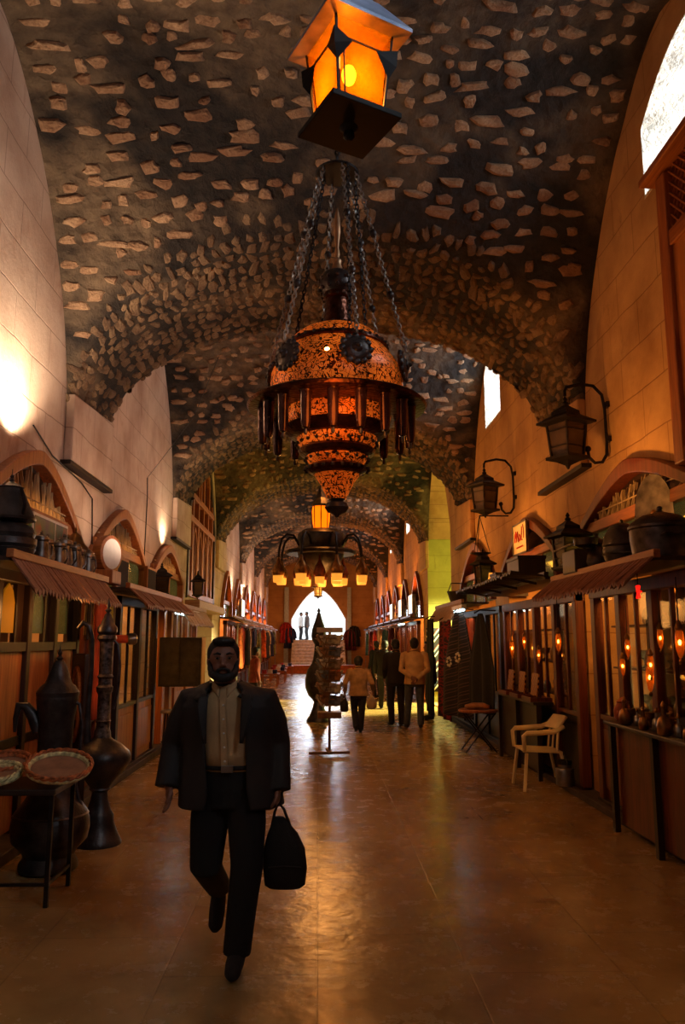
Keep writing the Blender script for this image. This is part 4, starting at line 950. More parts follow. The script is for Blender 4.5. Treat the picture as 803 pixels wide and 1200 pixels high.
t = thing('metal_tray', 'oval metal tray standing upright behind the pots on the right awning', 'tray', (2.98, 6.75, 2.37))
MB().lathe([(.001, 0), (.17, 0), (.19, .015), (.2, .012), (.2, .02), (.17, .012), (.001, .008)], 36, sy=1.75).build('tray_plate', M_TIN, t, smooth=True); MB().lathe([(.001, .012), (.03, .03), (.001, .04)], 12).build('centre_boss', M_BRASS, t, smooth=True)
for ch in [o for o in COL.objects if o.parent == t]: ch.rotation_euler = (PI / 2, 0, math.radians(-60)); ch.location = (0, 0, .46)
MB().box(-.06, .06, -.1, .1, 0, .16).build('stand', M_DKW, t)
def tinybox(name, label, loc, size, mat, cat, rz=0):
    t = thing(name, label, cat, loc, rz); a, b, c = size
    MB().box(-a / 2, a / 2, -b / 2, b / 2, 0, c * .86).build('box_body', mat, t, bevel=.006); MB().box(-a / 2 - .01, a / 2 + .01, -b / 2 - .01, b / 2 + .01, c * .84, c).build('lid', mat, t, bevel=.005); return t
tinybox('wooden_chest', 'plain dark chest on the flat right awning before the cream signboard', (2.7, 10.1, 2.5), (.35, .6, .28), M_DKW, 'chest')
tinybox('wooden_chest', 'lower dark chest behind the kerosene lamp on the right awning', (2.75, 11.6, 2.5), (.3, .4, .2), M_DKW, 'chest')
t = thing('oil_lamp', 'small glowing oil lamp on the flat right awning', 'lamp', (2.7, 12.2, 2.5))
MB().lathe([(.06, 0), (.08, .03), (.04, .07)], 16).build('oil_font', M_BRASS, t, smooth=True); MB().lathe([(.03, .07), (.055, .12), (.035, .2), (.03, .26)], 16).build('chimney', M_LAMPSH, t, smooth=True)
lantern('lantern', 'tall dark lantern on the right awning under the farther wall lantern', 'lantern', (2.72, 12.85, 2.5), .72, .36, .3)
t = thing('hanging_scale', 'hanging pan scale on three cords under the farther wall lantern', 'scale', (2.62, 12.55, zat(648, 12.55)))
MB().lathe([(.02, -.04), (.12, -.015), (.17, 0), (.175, .005), (.001, .0)], 24).build('pan', M_IRON, t, smooth=True)
for k in range(3): MB().tube([(.16 * math.cos(2.1 * k), .16 * math.sin(2.1 * k), 0), (0, 0, .62)], .006, 6).build('cord', M_IRON, t)
MB().tube([(0, 0, .62), (.48, 0, .62)], .012, 8).build('wall_arm', M_IRON, t)
t = thing('basket', 'dark basket bowl on the pale awning beside the side passage', 'basket', (2.75, 15.5, 2.43)); MB().lathe([(.1, 0), (.14, .02), (.2, .22), (.21, .24), (.18, .23), (.12, .04), (.001, .03)], 24).build('bowl', M_DKW, t, smooth=True); MB().tube([(.19, 0, .22), (.12, 0, .4), (-.12, 0, .4), (-.19, 0, .22)], .012, 8).build('handle', M_DKW, t, smooth=True)

# cream signboard with red script
t = thing('signboard', 'cream signboard with red handwriting hung in the right arch', 'sign', (XR - .14, 11.35, 2.98), 0)
MB().box(0, .02, -.38, .38, 0, .44).build('board', m_plain('cream_board', (226, 206, 160), .5, 0, .08), t, bevel=.004)
mb = MB()
for a, b in (((-.39, -.01), (.39, .0)), ((.39, 0), (.39, .44)), ((.39, .44), (-.39, .44)), ((-.39, .44), (-.39, 0))): mb.bar((-.005, a[0], a[1]), (-.005, b[0], b[1]), .02, .02)
mb.build('frame', M_TIN, t)
mb = MB()
def stroke(mb, p, r=.009, x=-.006): mb.tube([(x, -a, b) for a, b in p], r, 5)
stroke(mb, [(-.28, .18), (-.25, .3), (-.2, .34), (-.19, .24), (-.19, .18), (-.14, .3), (-.1, .33), (-.08, .2), (-.05, .17)])
stroke(mb, [(.0, .18), (-.03, .23), (.0, .28), (.05, .25), (.05, .2), (0, .18)]); stroke(mb, [(.14, .38), (.12, .28), (.1, .19), (.16, .18)]); stroke(mb, [(.12, .22), (.07, .24), (.06, .19), (.11, .18)])
stroke(mb, [(.2, .4), (.24, .3), (.22, .2)], .007)
mb.build('red_script', m_plain('red_paint', (178, 40, 26), .6, 0, .1), t)
mb = MB(); stroke(mb, [(-.2 + .03 * k, .09 + .012 * (-1) ** k) for k in range(14)], .005); mb.build('small_script', bpy.data.materials['red_paint'], t)

# counters on the right
def counter(label, y0, y1, x0, z, mat, posts):
    t = thing('counter', label, 'counter', (x0, y0, 0)); L = y1 - y0
    MB().box(-.04, .22, 0, L, z - .035, z).build('countertop', M_DKW, t, bevel=.008)
    for i in range(posts): y = .05 + (L - .1) * i / (posts - 1); MB().box(0, .05, y - .03, y + .03, 0, z - .035).build('leg', M_DKW, t)
    MB().box(.06, .09, .1, L - .1, .08, z - .04).build('front_panel', mat, t)
counter('near right counter crowded with small brass and glass wares', 4.6, 7.45, 2.7, .98, M_RED, 4)
counter('narrow counter of trays behind the cream plastic chair', 9.92, 12.1, 2.72, .95, M_DKW, 3)
def bottle(mat):
    t = thing('brass_bottle', '', 'bottle'); MB().lathe([(.03, 0), (.038, .01), (.04, .05), (.03, .085), (.014, .1), (.012, .135), (.018, .14)], 16).build('bottle_body', mat, t, smooth=True); MB().lathe([(.012, .14), (.016, .15), (.004, .175)], 10).build('stopper', M_BRASS, t, smooth=True); return t
def cup(mat):
    t = thing('metal_cup', '', 'cup'); MB().lathe([(.03, 0), (.032, .005), (.012, .02), (.012, .04), (.035, .06), (.042, .1), (.038, .1), (.001, .06)], 16).build('cup_body', mat, t, smooth=True); MB().tube([(.035, 0, .09), (.06, 0, .085), (.055, 0, .06), (.03, 0, .055)], .004, 6).build('handle', mat, t); return t
protos = [bottle(M_BRASS), cup(M_STEEL), cup(M_BRASS), bottle(M_STEEL)]
used = set(); nm_ = ('brass bottle', 'steel cup', 'brass cup', 'steel flask')
for i in range(16):
    k = i % 4; y = 5.85 + i * .1; loc = (2.72 + .07 * (i * 7 % 4), y, .98)
    where = ('nearest the picture edge', 'a step in from the picture edge', 'towards the far end', 'at the far end')[i // 4]
    lb = 'small %s on the near right counter, %s' % (nm_[k], where)
    if k not in used: used.add(k); p = protos[k]; p.location = loc; p['label'] = lb; p['group'] = 'small wares on the near right counter'
    else: dup(protos[k], loc, R.uniform(0, 6), lb, 'small wares on the near right counter', R.uniform(.85, 1.5))
q = N('checker'); ck = q.n('ShaderNodeTexChecker', Scale=28.0); q.l(q.co, ck.inputs[0]); ck.inputs[1].default_value = lin((214, 150, 66)); ck.inputs[2].default_value = lin((60, 24, 12)); q.l(ck.outputs[0], q.b.inputs['Base Color']); M_CHK = q.fin(None, .35)
for i, (y, l) in enumerate(((10.2, 'inlaid checked tray nearest the camera on the narrow counter'), (10.85, 'middle inlaid checked tray on the narrow counter'), (11.5, 'farthest inlaid checked tray on the narrow counter'))):
    t = thing('checked_tray', l, 'tray', (2.8, y, .95)); MB().box(-.13, .13, -.22, .22, 0, .02).build('tray_bottom', M_CHK, t); 
    mb = MB(); mb.box(-.14, -.12, -.23, .23, 0, .05).box(.12, .14, -.23, .23, 0, .05).box(-.12, .12, -.23, -.21, 0, .05).box(-.12, .12, .21, .23, 0, .05); mb.build('rim', M_RED, t)
    t2 = thing('checked_board', 'upright checked board leaning on the right glass, %s' % ('nearest', 'middle', 'farthest')[i], 'board', (2.87, y + .35, .95)); MB().obox((.01, 0, .17), (.02, .3, .32), (0, .12, 0)).build('board', M_CHK, t2); MB().obox((0.01, 0, .01), (.05, .32, .03)).build('edge', M_RED, t2)
# amber lamps hanging in the near right shop
M_AMB2 = amber('amber_glass', (230, 140, 50), .6, .2, .06, (255, 120, 20))
def hlamp():
    t = thing('hanging_lamp', '', 'lamp'); MB().lathe([(.006, -.02), (.018, 0), (.03, .05), (.034, .11), (.03, .17), (.022, .2)], 18).build('glass_bowl', M_AMB2, t, smooth=True); MB().ball((0, 0, .1), .011, .011, .02).build('bulb', M_BULB, t, smooth=True)
    MB().lathe([(.026, .19), (.034, .21), (.02, .25), (.008, .27)], 14).build('metal_cap', M_BRASS, t, smooth=True)
    MB().tube([(0, 0, .27), (0, 0, .6)], .005, 6).build('cord', M_IRON, t); MB().lathe([(.012, -.06), (.018, -.04), (.006, -.02)], 8).build('drop', M_BRASS, t, smooth=True); return t
H0 = hlamp(); spots_ = [(2.75, 5.95, 1.6), (2.62, 6.2, 1.45), (2.82, 6.45, 1.66), (2.86, 6.8, 1.3), (2.8, 7.1, 1.58), (2.88, 7.45, 1.4), (2.9, 9.5, 1.6), (2.85, 10.2, 1.45), (2.85, 10.9, 1.62), (2.85, 11.6, 1.5)]
for i, loc in enumerate(spots_):
    lb = 'amber glass lamp hanging over the %s counter, %s' % (('near right', ('nearest the picture edge', 'lowest of the front pair', 'second from the picture edge', 'low in the middle', 'high past the middle', 'at its far end')[i]) if i < 6 else ('narrow', ('nearest end', 'second from the near end', 'third from the near end', 'far end')[i - 6]))
    if i == 0: H0.location = loc; H0['label'] = lb; H0['group'] = 'amber lamps in the right shops'
    else: dup(H0, loc, 0, lb, 'amber lamps in the right shops', .75 if i % 3 else 1.0)
t = thing('red_lamp', 'small red star lamp under the right awning edge', 'lamp', (2.7, 6.55, 2.12)); mb = MB()
for k in range(6): a = PI / 3 * k; mb.lathe([(.018, 0), (.001, .07)], 6, (0, 0, 0)) if k == 0 else mb.bar((0, 0, .0), (0, .06 * math.cos(a), .06 * math.sin(a)), .014, .014)
mb.build('star', m_emit('red_glow', (255, 20, 10), 2.0), t); MB().tube([(0, 0, .05), (0, 0, .2)], .004, 6).build('cord', M_IRON, t)
# wares on shelves inside the near right cases
t = thing('display_shelves', 'glass-case shelves behind the near right panes', 'shelves', (3.1, 4.9, 1.0))
for z in (.0, .42, .85): MB().box(.05, .4, 0, 3.5, z, z + .02).build('shelf', M_RED, t)
t['group'] = 'display shelves'
t2 = dup(t, (3.1, 9.2, 1.0), 0, 'glass-case shelves behind the right panes with checked boards', 'display shelves')
k = 0
for (yy, zz_, n) in ((5.9, 1.02, 8), (5.9, 1.44, 8), (5.9, 1.87, 7), (9.5, 1.02, 7), (9.5, 1.44, 7)):
    for i in range(n):
        loc = (3.25 + .06 * (i % 2), yy + i * .29, zz_); p = protos[(k * 5 + i) % 4]; k += 1
        o = dup(p, loc, R.uniform(0, 6), '%s on the %s shelf behind the %s right panes, %s from the near end' % (nm_[protos.index(p)], {1.02: 'lowest', 1.44: 'middle', 1.87: 'top'}[zz_], 'near' if yy < 7 else 'farther', ('first', 'second', 'third', 'fourth', 'fifth', 'sixth', 'seventh', 'eighth')[i]), 'wares in the right glass cases', R.uniform(1.3, 2.0))
# amber vases on the lower right (bright honey glass)
t = thing('clay_jar', 'small reddish clay jar at the far end of the near right counter', 'jar', (2.8, 7.3, .98)); MB().lathe([(.05, 0), (.08, .04), (.085, .1), (.06, .15), (.05, .17), (.06, .18)], 20).build('jar_body', m_plain('clay', (160, 78, 44), .7, 0, .2), t, smooth=True); MB().lathe([(.055, .18), (.03, .2), (.01, .22)], 16).build('lid', bpy.data.materials['clay'], t, smooth=True)

# plastic armchair
t = thing('plastic_chair', 'cream plastic armchair on the floor by the right shops', 'chair', (2.62, 9.55, 0), math.radians(-90))     # local: front is -Y, then turned to face the street
def legm(sx, sy):
    x0, y0 = sx * .22, (-.2 if sy < 0 else .2); x1, y1 = sx * .27, (-.25 if sy < 0 else .29)
    return MB().bar((x0, y0, .42), (x1, y1, 0), .055, .03)
for sx in (-1, 1):
    for sy in (-1, 1): legm(sx, sy).build('leg', M_PLASTIC, t, bevel=.006)
MB().sheet(lambda u, v: (-.24 + .48 * u, -.24 + .46 * v, .44 + .012 * math.cos((u - .5) * 3) - .02 * v + .03 * abs(u - .5) ** 2), 10, 10, .018).build('seat', M_PLASTIC, t, smooth=True)
mb = MB().sheet(lambda u, v: ((-.25 + .5 * u) * (1 - .06 * v), .22 + .12 * v - .07 * (abs(u - .5) * 2) ** 2, .67 + .15 * v), 12, 4, .02)
for k in range(5): x = -.18 + .09 * k; mb.bar((x, .22 - .05 * abs(k - 2) / 2, .44), (x, .25 - .05 * abs(k - 2) / 2, .7), .04, .014)
mb.build('backrest', M_PLASTIC, t, smooth=True)
for sx in (-1, 1): MB().tube([(sx * .25, .24, .72), (sx * .28, .12, .67), (sx * .29, -.08, .655), (sx * .28, -.2, .65), (sx * .265, -.24, .62), (sx * .25, -.23, .44)], [.024, .03, .03, .03, .026, .024], 8).build('armrest', M_PLASTIC, t, smooth=True)
t = thing('milk_can', 'shiny metal canister with a dark lid beside the plastic chair', 'canister', (2.85, 9.3, .07))
MB().lathe([(.1, 0), (.105, .01), (.105, .17), (.095, .19), (.07, .2), (.07, .24)], 28).build('can_body', M_STEEL, t, smooth=True); MB().lathe([(.08, .23), (.085, .25), (.08, .28), (.03, .29)], 24).build('lid', M_IRON, t, smooth=True)
MB().tube([(0, -.07, .2), (0, -.1, .26), (0, 0, .33), (0, .1, .26), (0, .07, .2)], .005, 6).build('handle', M_STEEL, t, smooth=True)
# folding table
t = thing('folding_table', 'round folding table with crossed legs below the hanging rugs, right', 'table', (2.52, 12.6, 0))
MB().lathe([(.3, .6), (.31, .61), (.31, .63), (.3, .64), (.01, .64)], 32).build('tabletop', M_WOOD, t, smooth=True)
for s in (-1, 1):
    for y in (-.18, .18): MB().bar((s * .24, y, .6), (-s * .24, y + .02 * s, 0), .025, .02).build('leg', M_IRON, t)
MB().bar((.0, -.2, .3), (.0, .2, .3), .014, .014).build('pivot_rod', M_IRON, t)
t = thing('folded_cloth', 'tan cushion lying on the round folding table', 'cushion', (2.52, 12.65, .64)); MB().loft([(0, 0, 0, .16, .12), (0, 0, .02, .2, .16), (0, 0, .06, .19, .15), (.01, 0, .09, .1, .08)], 20, 3).build('cushion', m_plain('tan_cloth', (150, 96, 56), .8, 0, .2), t, smooth='all'); MB().tube([(.2 * math.cos(a), .16 * math.sin(a), .035) for a in [2 * PI * k / 24 for k in range(24)]], .006, 6, True).build('piping', M_DKW, t)
# canvas slip on floor, right
# hanging rugs
q = N('striped_rug'); wv = q.n('ShaderNodeTexWave', Scale=2.4); wv.bands_direction = 'Z'; q.l(q.map((1, 1, 1), (.25, 0, 0)), wv.inputs[0])
q.l(q.ramp(wv.outputs['Fac'], [(.55, (26, 18, 16)), (.62, (96, 74, 64)), (.8, (60, 40, 36)), (.9, (24, 18, 16))]), q.b.inputs['Base Color']); M_STR = q.fin(None, .9)
def rug(label, x, y, w, z0, z1, mat, lean=.0, pinch=.25, amp=.03, ph=0, cat='rug', nm='hanging_rug', rz=0):
    t = thing(nm, label, cat, (x, y, z0), rz); H_ = z1 - z0
    def fn(u, v):
        k = pinch + (1 - pinch) * min(1, (1 - v) * 1.8) ** .8
        return (lean * (1 - v) + amp * math.sin(u * 14 + ph) * (.4 + k), (u - .5) * w * k, H_ * v)
    MB().sheet(fn, 24, 20, .02).build('cloth', mat, t, smooth='all')
    MB().tube([(-.1, 0, H_), (.0, 0, H_ + .06), (.3, 0, H_ + .05)], .012, 6).build('hook', M_IRON, t)
    return t
t = rug('dark rug with grey stripes and white flowers hanging on the right', 2.45, 13.75, 1.15, .42, 2.2, M_STR, -.08, rz=.32)
mb = MB()
for cy, cz in ((-.12, 1.0), (.2, .92)):
    for k in range(7): a = 2 * PI * k / 7; mb.ball((-.10 - .0, cy + .07 * math.cos(a), cz + .07 * math.sin(a)), .02, .026, .026, 8, 5)
mb.build('flower_motif', m_plain('motif', (196, 186, 160), .9, 0, .1), t)
rug('plain black rug hanging beside the striped rug, right', 2.66, 12.95, .8, .55, 2.15, M_BLACK, -.04, .15, .025, 1, rz=.3)
q = N('red_rug'); q.l(q.ramp(q.noise(5, 3, q.map((1, 1, 3))), [(.4, (30, 8, 8)), (.5, (140, 24, 16)), (.6, (40, 10, 10))]), q.b.inputs['Base Color']); M_RR = q.fin(None, .9)
rug('dark red patterned rug hanging nearest the side passage', 2.45, 15.3, 1.5, .25, 2.1, M_RR, -.05, .8)
rug('black rug hanging edge-on before the red rug', 2.35, 16.6, .9, .25, 2.15, M_BLACK, -.03, .8, .02)
cloth('hanging_drape', lambda u, v: (2.75 + .03 * math.sin(v * 20), 14.0 + .5 * v, .7 + 1.4 * u), M_DRAPE, 'orange lit cloth behind the rugs on the right', 'drape')
# zigzag rug on the passage jamb
q = N('zigzag_rug'); sp_ = q.t.nodes.new('ShaderNodeSeparateXYZ'); q.l(q.co, sp_.inputs[0])
tri = q.math('ABSOLUTE', q.math('SUBTRACT', q.math('FRACT', q.math('MULTIPLY', sp_.outputs[0], 2.2)), .5)); z_ = q.math('FRACT', q.math('ADD', q.math('MULTIPLY', sp_.outputs[2], 2.3), q.math('MULTIPLY', tri, 1.3)))
q.l(q.ramp(z_, [(.0, (30, 24, 22)), (.3, (226, 214, 176)), (.42, (28, 22, 22)), (.6, (70, 90, 110)), (.7, (214, 202, 160)), (.78, (120, 30, 24)), (.86, (26, 20, 20))]), q.b.inputs['Base Color']); q.t.nodes[-1].color_ramp.interpolation = 'CONSTANT' if q.t.nodes[-1].type == 'VALTORGB' else 'x'; M_ZZ = q.fin(None, .9)
tag(MB().sheet(lambda u, v: (3.02 + .8 * u, 22.12 - .012 * math.sin(u * 9), .3 + 1.75 * v), 16, 12, .02).build('hanging_rug', M_ZZ, smooth='all'), 'black and cream zigzag rug hanging on the yellow-lit passage wall', 'rug')

# postcard rack
YR = 12.2; XRk = xat(387, 800, YR); t = thing('card_rack', 'wooden postcard rack on a cross foot in the middle of the street', 'rack', (XRk, YR, 0))
M_RK = m_wood('rack_wood', (150, 116, 70), (104, 76, 44))
MB().box(-.02, .02, -.02, .02, .06, 1.85).build('pole', M_RK, t, bevel=.004)
MB().obox((0, 0, .04), (.62, .06, .04), (0, 0, .12)).build('cross_foot', M_RK, t, bevel=.004); MB().obox((0, 0, .07), (.06, .5, .035), (0, 0, .12)).build('cross_foot', M_RK, t, bevel=.004)
MB().obox((-.0, -.03, 1.87), (.4, .03, .075)).build('header_board', m_plain('pale_header', (226, 220, 204), .6, 0, .1), t, bevel=.003)
MB().obox((.0, -.0, .60), (.36, .3, .09)).build('bottom_tray', M_RK, t, bevel=.01)
cards = []
cc = [m_plain('card_%s' % n, c, .5, 0, .5, 14, 0) for n, c in (('grey', (156, 148, 128)), ('brown', (140, 100, 66)), ('pale', (216, 204, 180)), ('blue', (110, 122, 138)))]
for lv in range(6):
    z = .72 + lv * .18
    for k in range(4):
        a = k * PI / 2 + .25; d = V((math.cos(a), math.sin(a), 0)); u = V((-math.sin(a), math.cos(a), 0))
        mb = MB()
        for off in (-.1, .1): mb.bar(d * .06 + u * off + V((0, 0, z)), d * (.2) + u * off + V((0, 0, z + .12)), .012, .012)
        mb.bar(d * .13 - u * .12 + V((0, 0, z + .03)), d * .13 + u * .12 + V((0, 0, z + .03)), .012, .03); mb.bar(d * .2 - u * .12 + V((0, 0, z + .12)), d * .2 + u * .12 + V((0, 0, z + .12)), .012, .012)
        mb.build('card_holder', M_RK, t)
sd = ('right', 'far', 'left', 'near'); lvn = ('lowest', 'second-lowest', 'third', 'fourth', 'fifth', 'topmost')
base_c = {}
for lv in range(6):
    for k in range(4):
        a = k * PI / 2 + .25; z = .74 + lv * .18; m_i = (lv * 3 + k) % 4
        lb = 'cards in the %s holder on the %s side of the rack' % (lvn[lv], sd[k])
        loc = (XRk + .16 * math.cos(a), YR + .16 * math.sin(a), z + .01)
        if m_i not in base_c:
            o = MB().obox((0, 0, .075), (.008, .11, .17), (0, .45, 0)).obox((.035, .075, .07), (.008, .09, .15), (0, .5, 0)).build('postcard', cc[m_i]); base_c[m_i] = o; tag(o, lb, 'postcard', 'cards in the rack'); o.location = loc; o.rotation_euler = (0, 0, a)
        else:
            o = base_c[m_i].copy(); COL.objects.link(o); o.location = loc; o.rotation_euler = (0, 0, a); o['label'] = lb

# cables along the left wall
def cable(pts, label, r=.009): tag(MB().tube(pts, r, 6).build('cable', M_IRON, smooth=True), label, 'cable')
cable([(XL + .02, 7.7, 3.85), (XL + .02, 8.3, 3.68), (XL + .02, 9.35, 3.6), (XL + .03, 9.8, 3.48), (XL + .02, 9.95, 2.8)], 'black cable running from the nearest left arch down the wall')
cable([(XL + .02, 12.9, 2.9), (XL + .02, 12.95, 4.1), (XL + .02, 12.9, 4.4)], 'thin vertical cable between the middle and small left arches')
cable([(XL + .02, 12.9, 4.4), (-1.9, 11.4, 5.0), (-1.3, 9.6, 5.3)], 'thin wire slanting from the left wall up into the vault', .005)
for s, i in ((-1, 'left'), (1, 'right')):
    for c, wh in ((9.55, 'nearest'), (16.15, 'second')):
        x = (XL if s < 0 else XR) - s * .12
        tag(MB().box(*sorted(((XL if s < 0 else XR), x)), c - .95, c + .85, 3.66, 3.71).build('iron_bar', M_IRON, bevel=.003), 'dark iron bar under the %s %s corbel' % (wh, i), 'bar')

# ------------------------------------------------------------------ far clothes and wares
GC = [('red', (166, 40, 34)), ('navy', (34, 40, 84)), ('maroon', (92, 26, 34)), ('black', (24, 22, 24)), ('teal', (30, 82, 92)), ('orange', (196, 92, 40)), ('cream', (196, 180, 146)), ('olive', (110, 112, 56))]
GM = {n: m_plain('cloth_' + n, c, .85, 0, .35, 8) for n, c in GC}
def garment(col):
    t = thing('hanging_garment', '', 'garment')
    MB().sheet(lambda u, v: ((.035 + .05 * (1 - v)) * math.sin(u * 18), (u - .5) * (.42 if v > .9 else .5 + .2 * (1 - v)) * (1 - .55 * max(0, v - .9) * 10), 1.15 * v), 20, 12, .03).build('dress_body', GM[col], t, smooth='all')
    for s in (-1, 1): MB().tube([(0, s * .18, 1.08), (.02, s * .3, .85), (.02, s * .34, .55)], [.06, .055, .05], 8).build('sleeve', GM[col], t, smooth='all')
    MB().tube([(0, -.2, 1.1), (0, 0, 1.2), (0, .2, 1.1)], .01, 6).build('hanger', M_STEEL, t); return t
gp = {}
ga = []
for i in range(16): ga.append((-2.3 - .08 * (i % 2), 23.2 + i * 1.22, 'left', GC[(i * 3 + 5) % 8][0], i))
for i in range(12): ga.append((2.5 + .1 * (i % 2), 26.8 + i * 1.4, 'right', GC[(i * 5 + 2) % 8][0], i))
ORD = ['first', 'second', 'third', 'fourth', 'fifth', 'sixth', 'seventh', 'eighth', 'ninth', 'tenth', 'eleventh', 'twelfth', 'thirteenth', 'fourteenth', 'fifteenth', 'sixteenth']
for x, y, s, c, i in ga:
    lb = '%s garment on the %s row of clothes, %s from the near end' % (c, s, ORD[i]); loc = (x, y, R.uniform(.85, 1.0))
    if c not in gp: gp[c] = garment(c); gp[c].location = loc; gp[c]['label'] = lb; gp[c]['group'] = 'clothes hanging along the far %s shops' % s
    else: dup(gp[c], loc, R.uniform(-.5, .5), lb, 'clothes hanging along the far %s shops' % s)
for s, x, a, b in (('left', -2.33, 22.8, 42.5), ('right', 2.55, 26.4, 43)):
    t = thing('clothes_rail', 'long clothes rail carried on posts along the far %s shops' % s, 'rail', (x, a, 0)); MB().tube([(0, 0, 2.17), (0, b - a, 2.17)], .018, 8).build('rail', M_STEEL, t)
    for k in range(6): MB().tube([(0, (b - a) * k / 5, 0), (0, (b - a) * k / 5, 2.17)], .018, 8).build('post', M_STEEL, t)
tbl = None
for i, (x, y, l) in enumerate(((-1.85, 30.5, 'low wooden display table, nearest of the four by the far left clothes'), (-1.7, 33.5, 'second low display table by the far left clothes'), (-1.8, 36.5, 'third low display table by the far left clothes'), (-1.6, 39.2, 'low display table nearest the stairs on the left'))):
    if tbl is None:
        tbl = thing('display_table', l, 'table', (x, y, 0), 0, 'low display tables'); MB().box(-.35, .35, -.5, .5, .42, .46).build('tabletop', M_WOOD, tbl, bevel=.01)
        for sx in (-.3, .3):
            for sy in (-.45, .45): MB().box(sx - .03, sx + .03, sy - .03, sy + .03, 0, .42).build('leg', M_WOOD, tbl)
        MB().box(-.3, .3, -.44, -.41, .3, .36).build('rail', M_WOOD, tbl)
    else: dup(tbl, (x, y, 0), 0, l, 'low display tables')
    for k in range(3):
        tinybox('trinket_box', 'small %s box on the %s low display table' % (('red', 'white', 'blue')[k], ORD[i]), (x - .2 + .2 * k, y - .3 + .25 * (k % 2), .46), (.16, .2, .14), (GM['red'], M_WHITE, GM['navy'])[k], 'box')
for k, (x, z, c, l) in enumerate(((-1.85, 2.1, 'red', 'red cloth bundle hung left of the gateway'), (-1.62, 1.8, 'navy', 'blue cloth bundle hung left of the gateway'), (1.75, 1.7, 'maroon', 'maroon cloth hung right of the gateway'), (2.0, 1.9, 'black', 'black cloth hung right of the gateway'))):
    t = dup(gp[c], (x, 44.72, z - .55), PI / 2, l, 'clothes beside the gateway')
for k, (y, s, l) in enumerate(((24.6, 1, 'lit shop sign panel just beyond the passage on the right'), (27.8, 1, 'second lit shop sign panel on the right'), (31.2, 1, 'third lit shop sign panel on the right'), (27.8, -1, 'lit shop panel far down the left side'))):
    x = XR - .17 if s > 0 else XL + .17; t = thing('light_box', l, 'sign', (x, y, 2.52)); MB().box(-.06, .06, -.5, .5, 0, .6).build('case', M_STEEL, t, bevel=.01); MB().box(min(-.065 * s, -.06 * s), max(-.065 * s, -.06 * s), -.46, .46, .04, .56).build('lit_face', m_emit('sign_glow', (255, 236, 196), 1.6) if k == 0 else bpy.data.materials['sign_glow'], t)
# ------------------------------------------------------------------ people
M_SKIN = m_plain('skin', (128, 84, 64), .55, 0, .1, 12, .05); M_HAIR = m_plain('black_hair', (16, 13, 12), .6, 0, .3, 40, .5)
def hand(mb, w, d, th, s=1.0, curl=.5):
    w = V(w); d = V(d).normalized(); th = V(th); th = (th - d * th.dot(d)).normalized(); nn = d.cross(th)       # nn: back-to-palm normal
    ell(mb, w + d * .045 * s, (d, th, nn), (.052 * s, .042 * s, .019 * s))
    mb.tube([w - d * .03 * s, w + d * .02 * s], [.027 * s, .026 * s], 10)
    for i, (o, L) in enumerate(((.03, .07), (.0105, .079), (-.0095, .073), (-.029, .058))):
        p = w + d * .078 * s + th * o * s; pts = [w + d * .05 * s + th * o * .8 * s, p]; dirn = d.copy(); seg = L / 3 * s
        for k in range(3):
            ang = curl * (.5 + .45 * k); dirn = (d * math.cos(ang) + nn * math.sin(ang)).normalized(); pts.append(pts[-1] + dirn * seg)
        mb.tube(pts, [.0095 * s, .0095 * s, .009 * s, .0085 * s, .0072 * s], 8)
    p = w + d * .02 * s + th * .03 * s
    mb.tube([p, p + (th * .7 + d * .7) * .03 * s, p + (th * .62 + d * .95 + nn * .2) * .05 * s, p + (th * .5 + d * 1.3 + nn * .5) * .058 * s], [.014 * s, .012 * s, .0105 * s, .0085 * s], 8)
def head(mb, c, s=1.0, f=(0, -1, 0)):
    f = V(f).normalized(); u = V((0, 0, 1)); r = f.cross(u).normalized(); c = V(c); ax = (r, f, u)
    ell(mb, c + u * .02 * s - f * .01 * s, ax, (.076 * s, .094 * s, .098 * s), 18, 12)
    ell(mb, c - u * .045 * s + f * .02 * s, ax, (.058 * s, .068 * s, .07 * s), 14, 10)
    ell(mb, c - u * .095 * s + f * .058 * s, ax, (.024 * s, .02 * s, .018 * s))
    mb.tube([c + f * .078 * s + u * .02 * s, c + f * .1 * s - u * .01 * s, c + f * .106 * s - u * .026 * s], [.009 * s, .012 * s, .015 * s], 8)
    for k in (-1, 1):
        ell(mb, c + r * k * .03 * s + f * .078 * s + u * .03 * s, ax, (.026 * s, .012 * s, .009 * s), 8, 6)
        ell(mb, c + r * k * .076 * s - u * .005 * s, ax, (.011 * s, .02 * s, .032 * s), 8, 6)
        ell(mb, c + r * k * .012 * s + f * .098 * s - u * .027 * s, ax, (.01 * s, .01 * s, .008 * s), 8, 6)
    ell(mb, c + f * .082 * s - u * .056 * s, ax, (.026 * s, .012 * s, .006 * s), 8, 6); ell(mb, c + f * .08 * s - u * .068 * s, ax, (.022 * s, .012 * s, .007 * s), 8, 6)
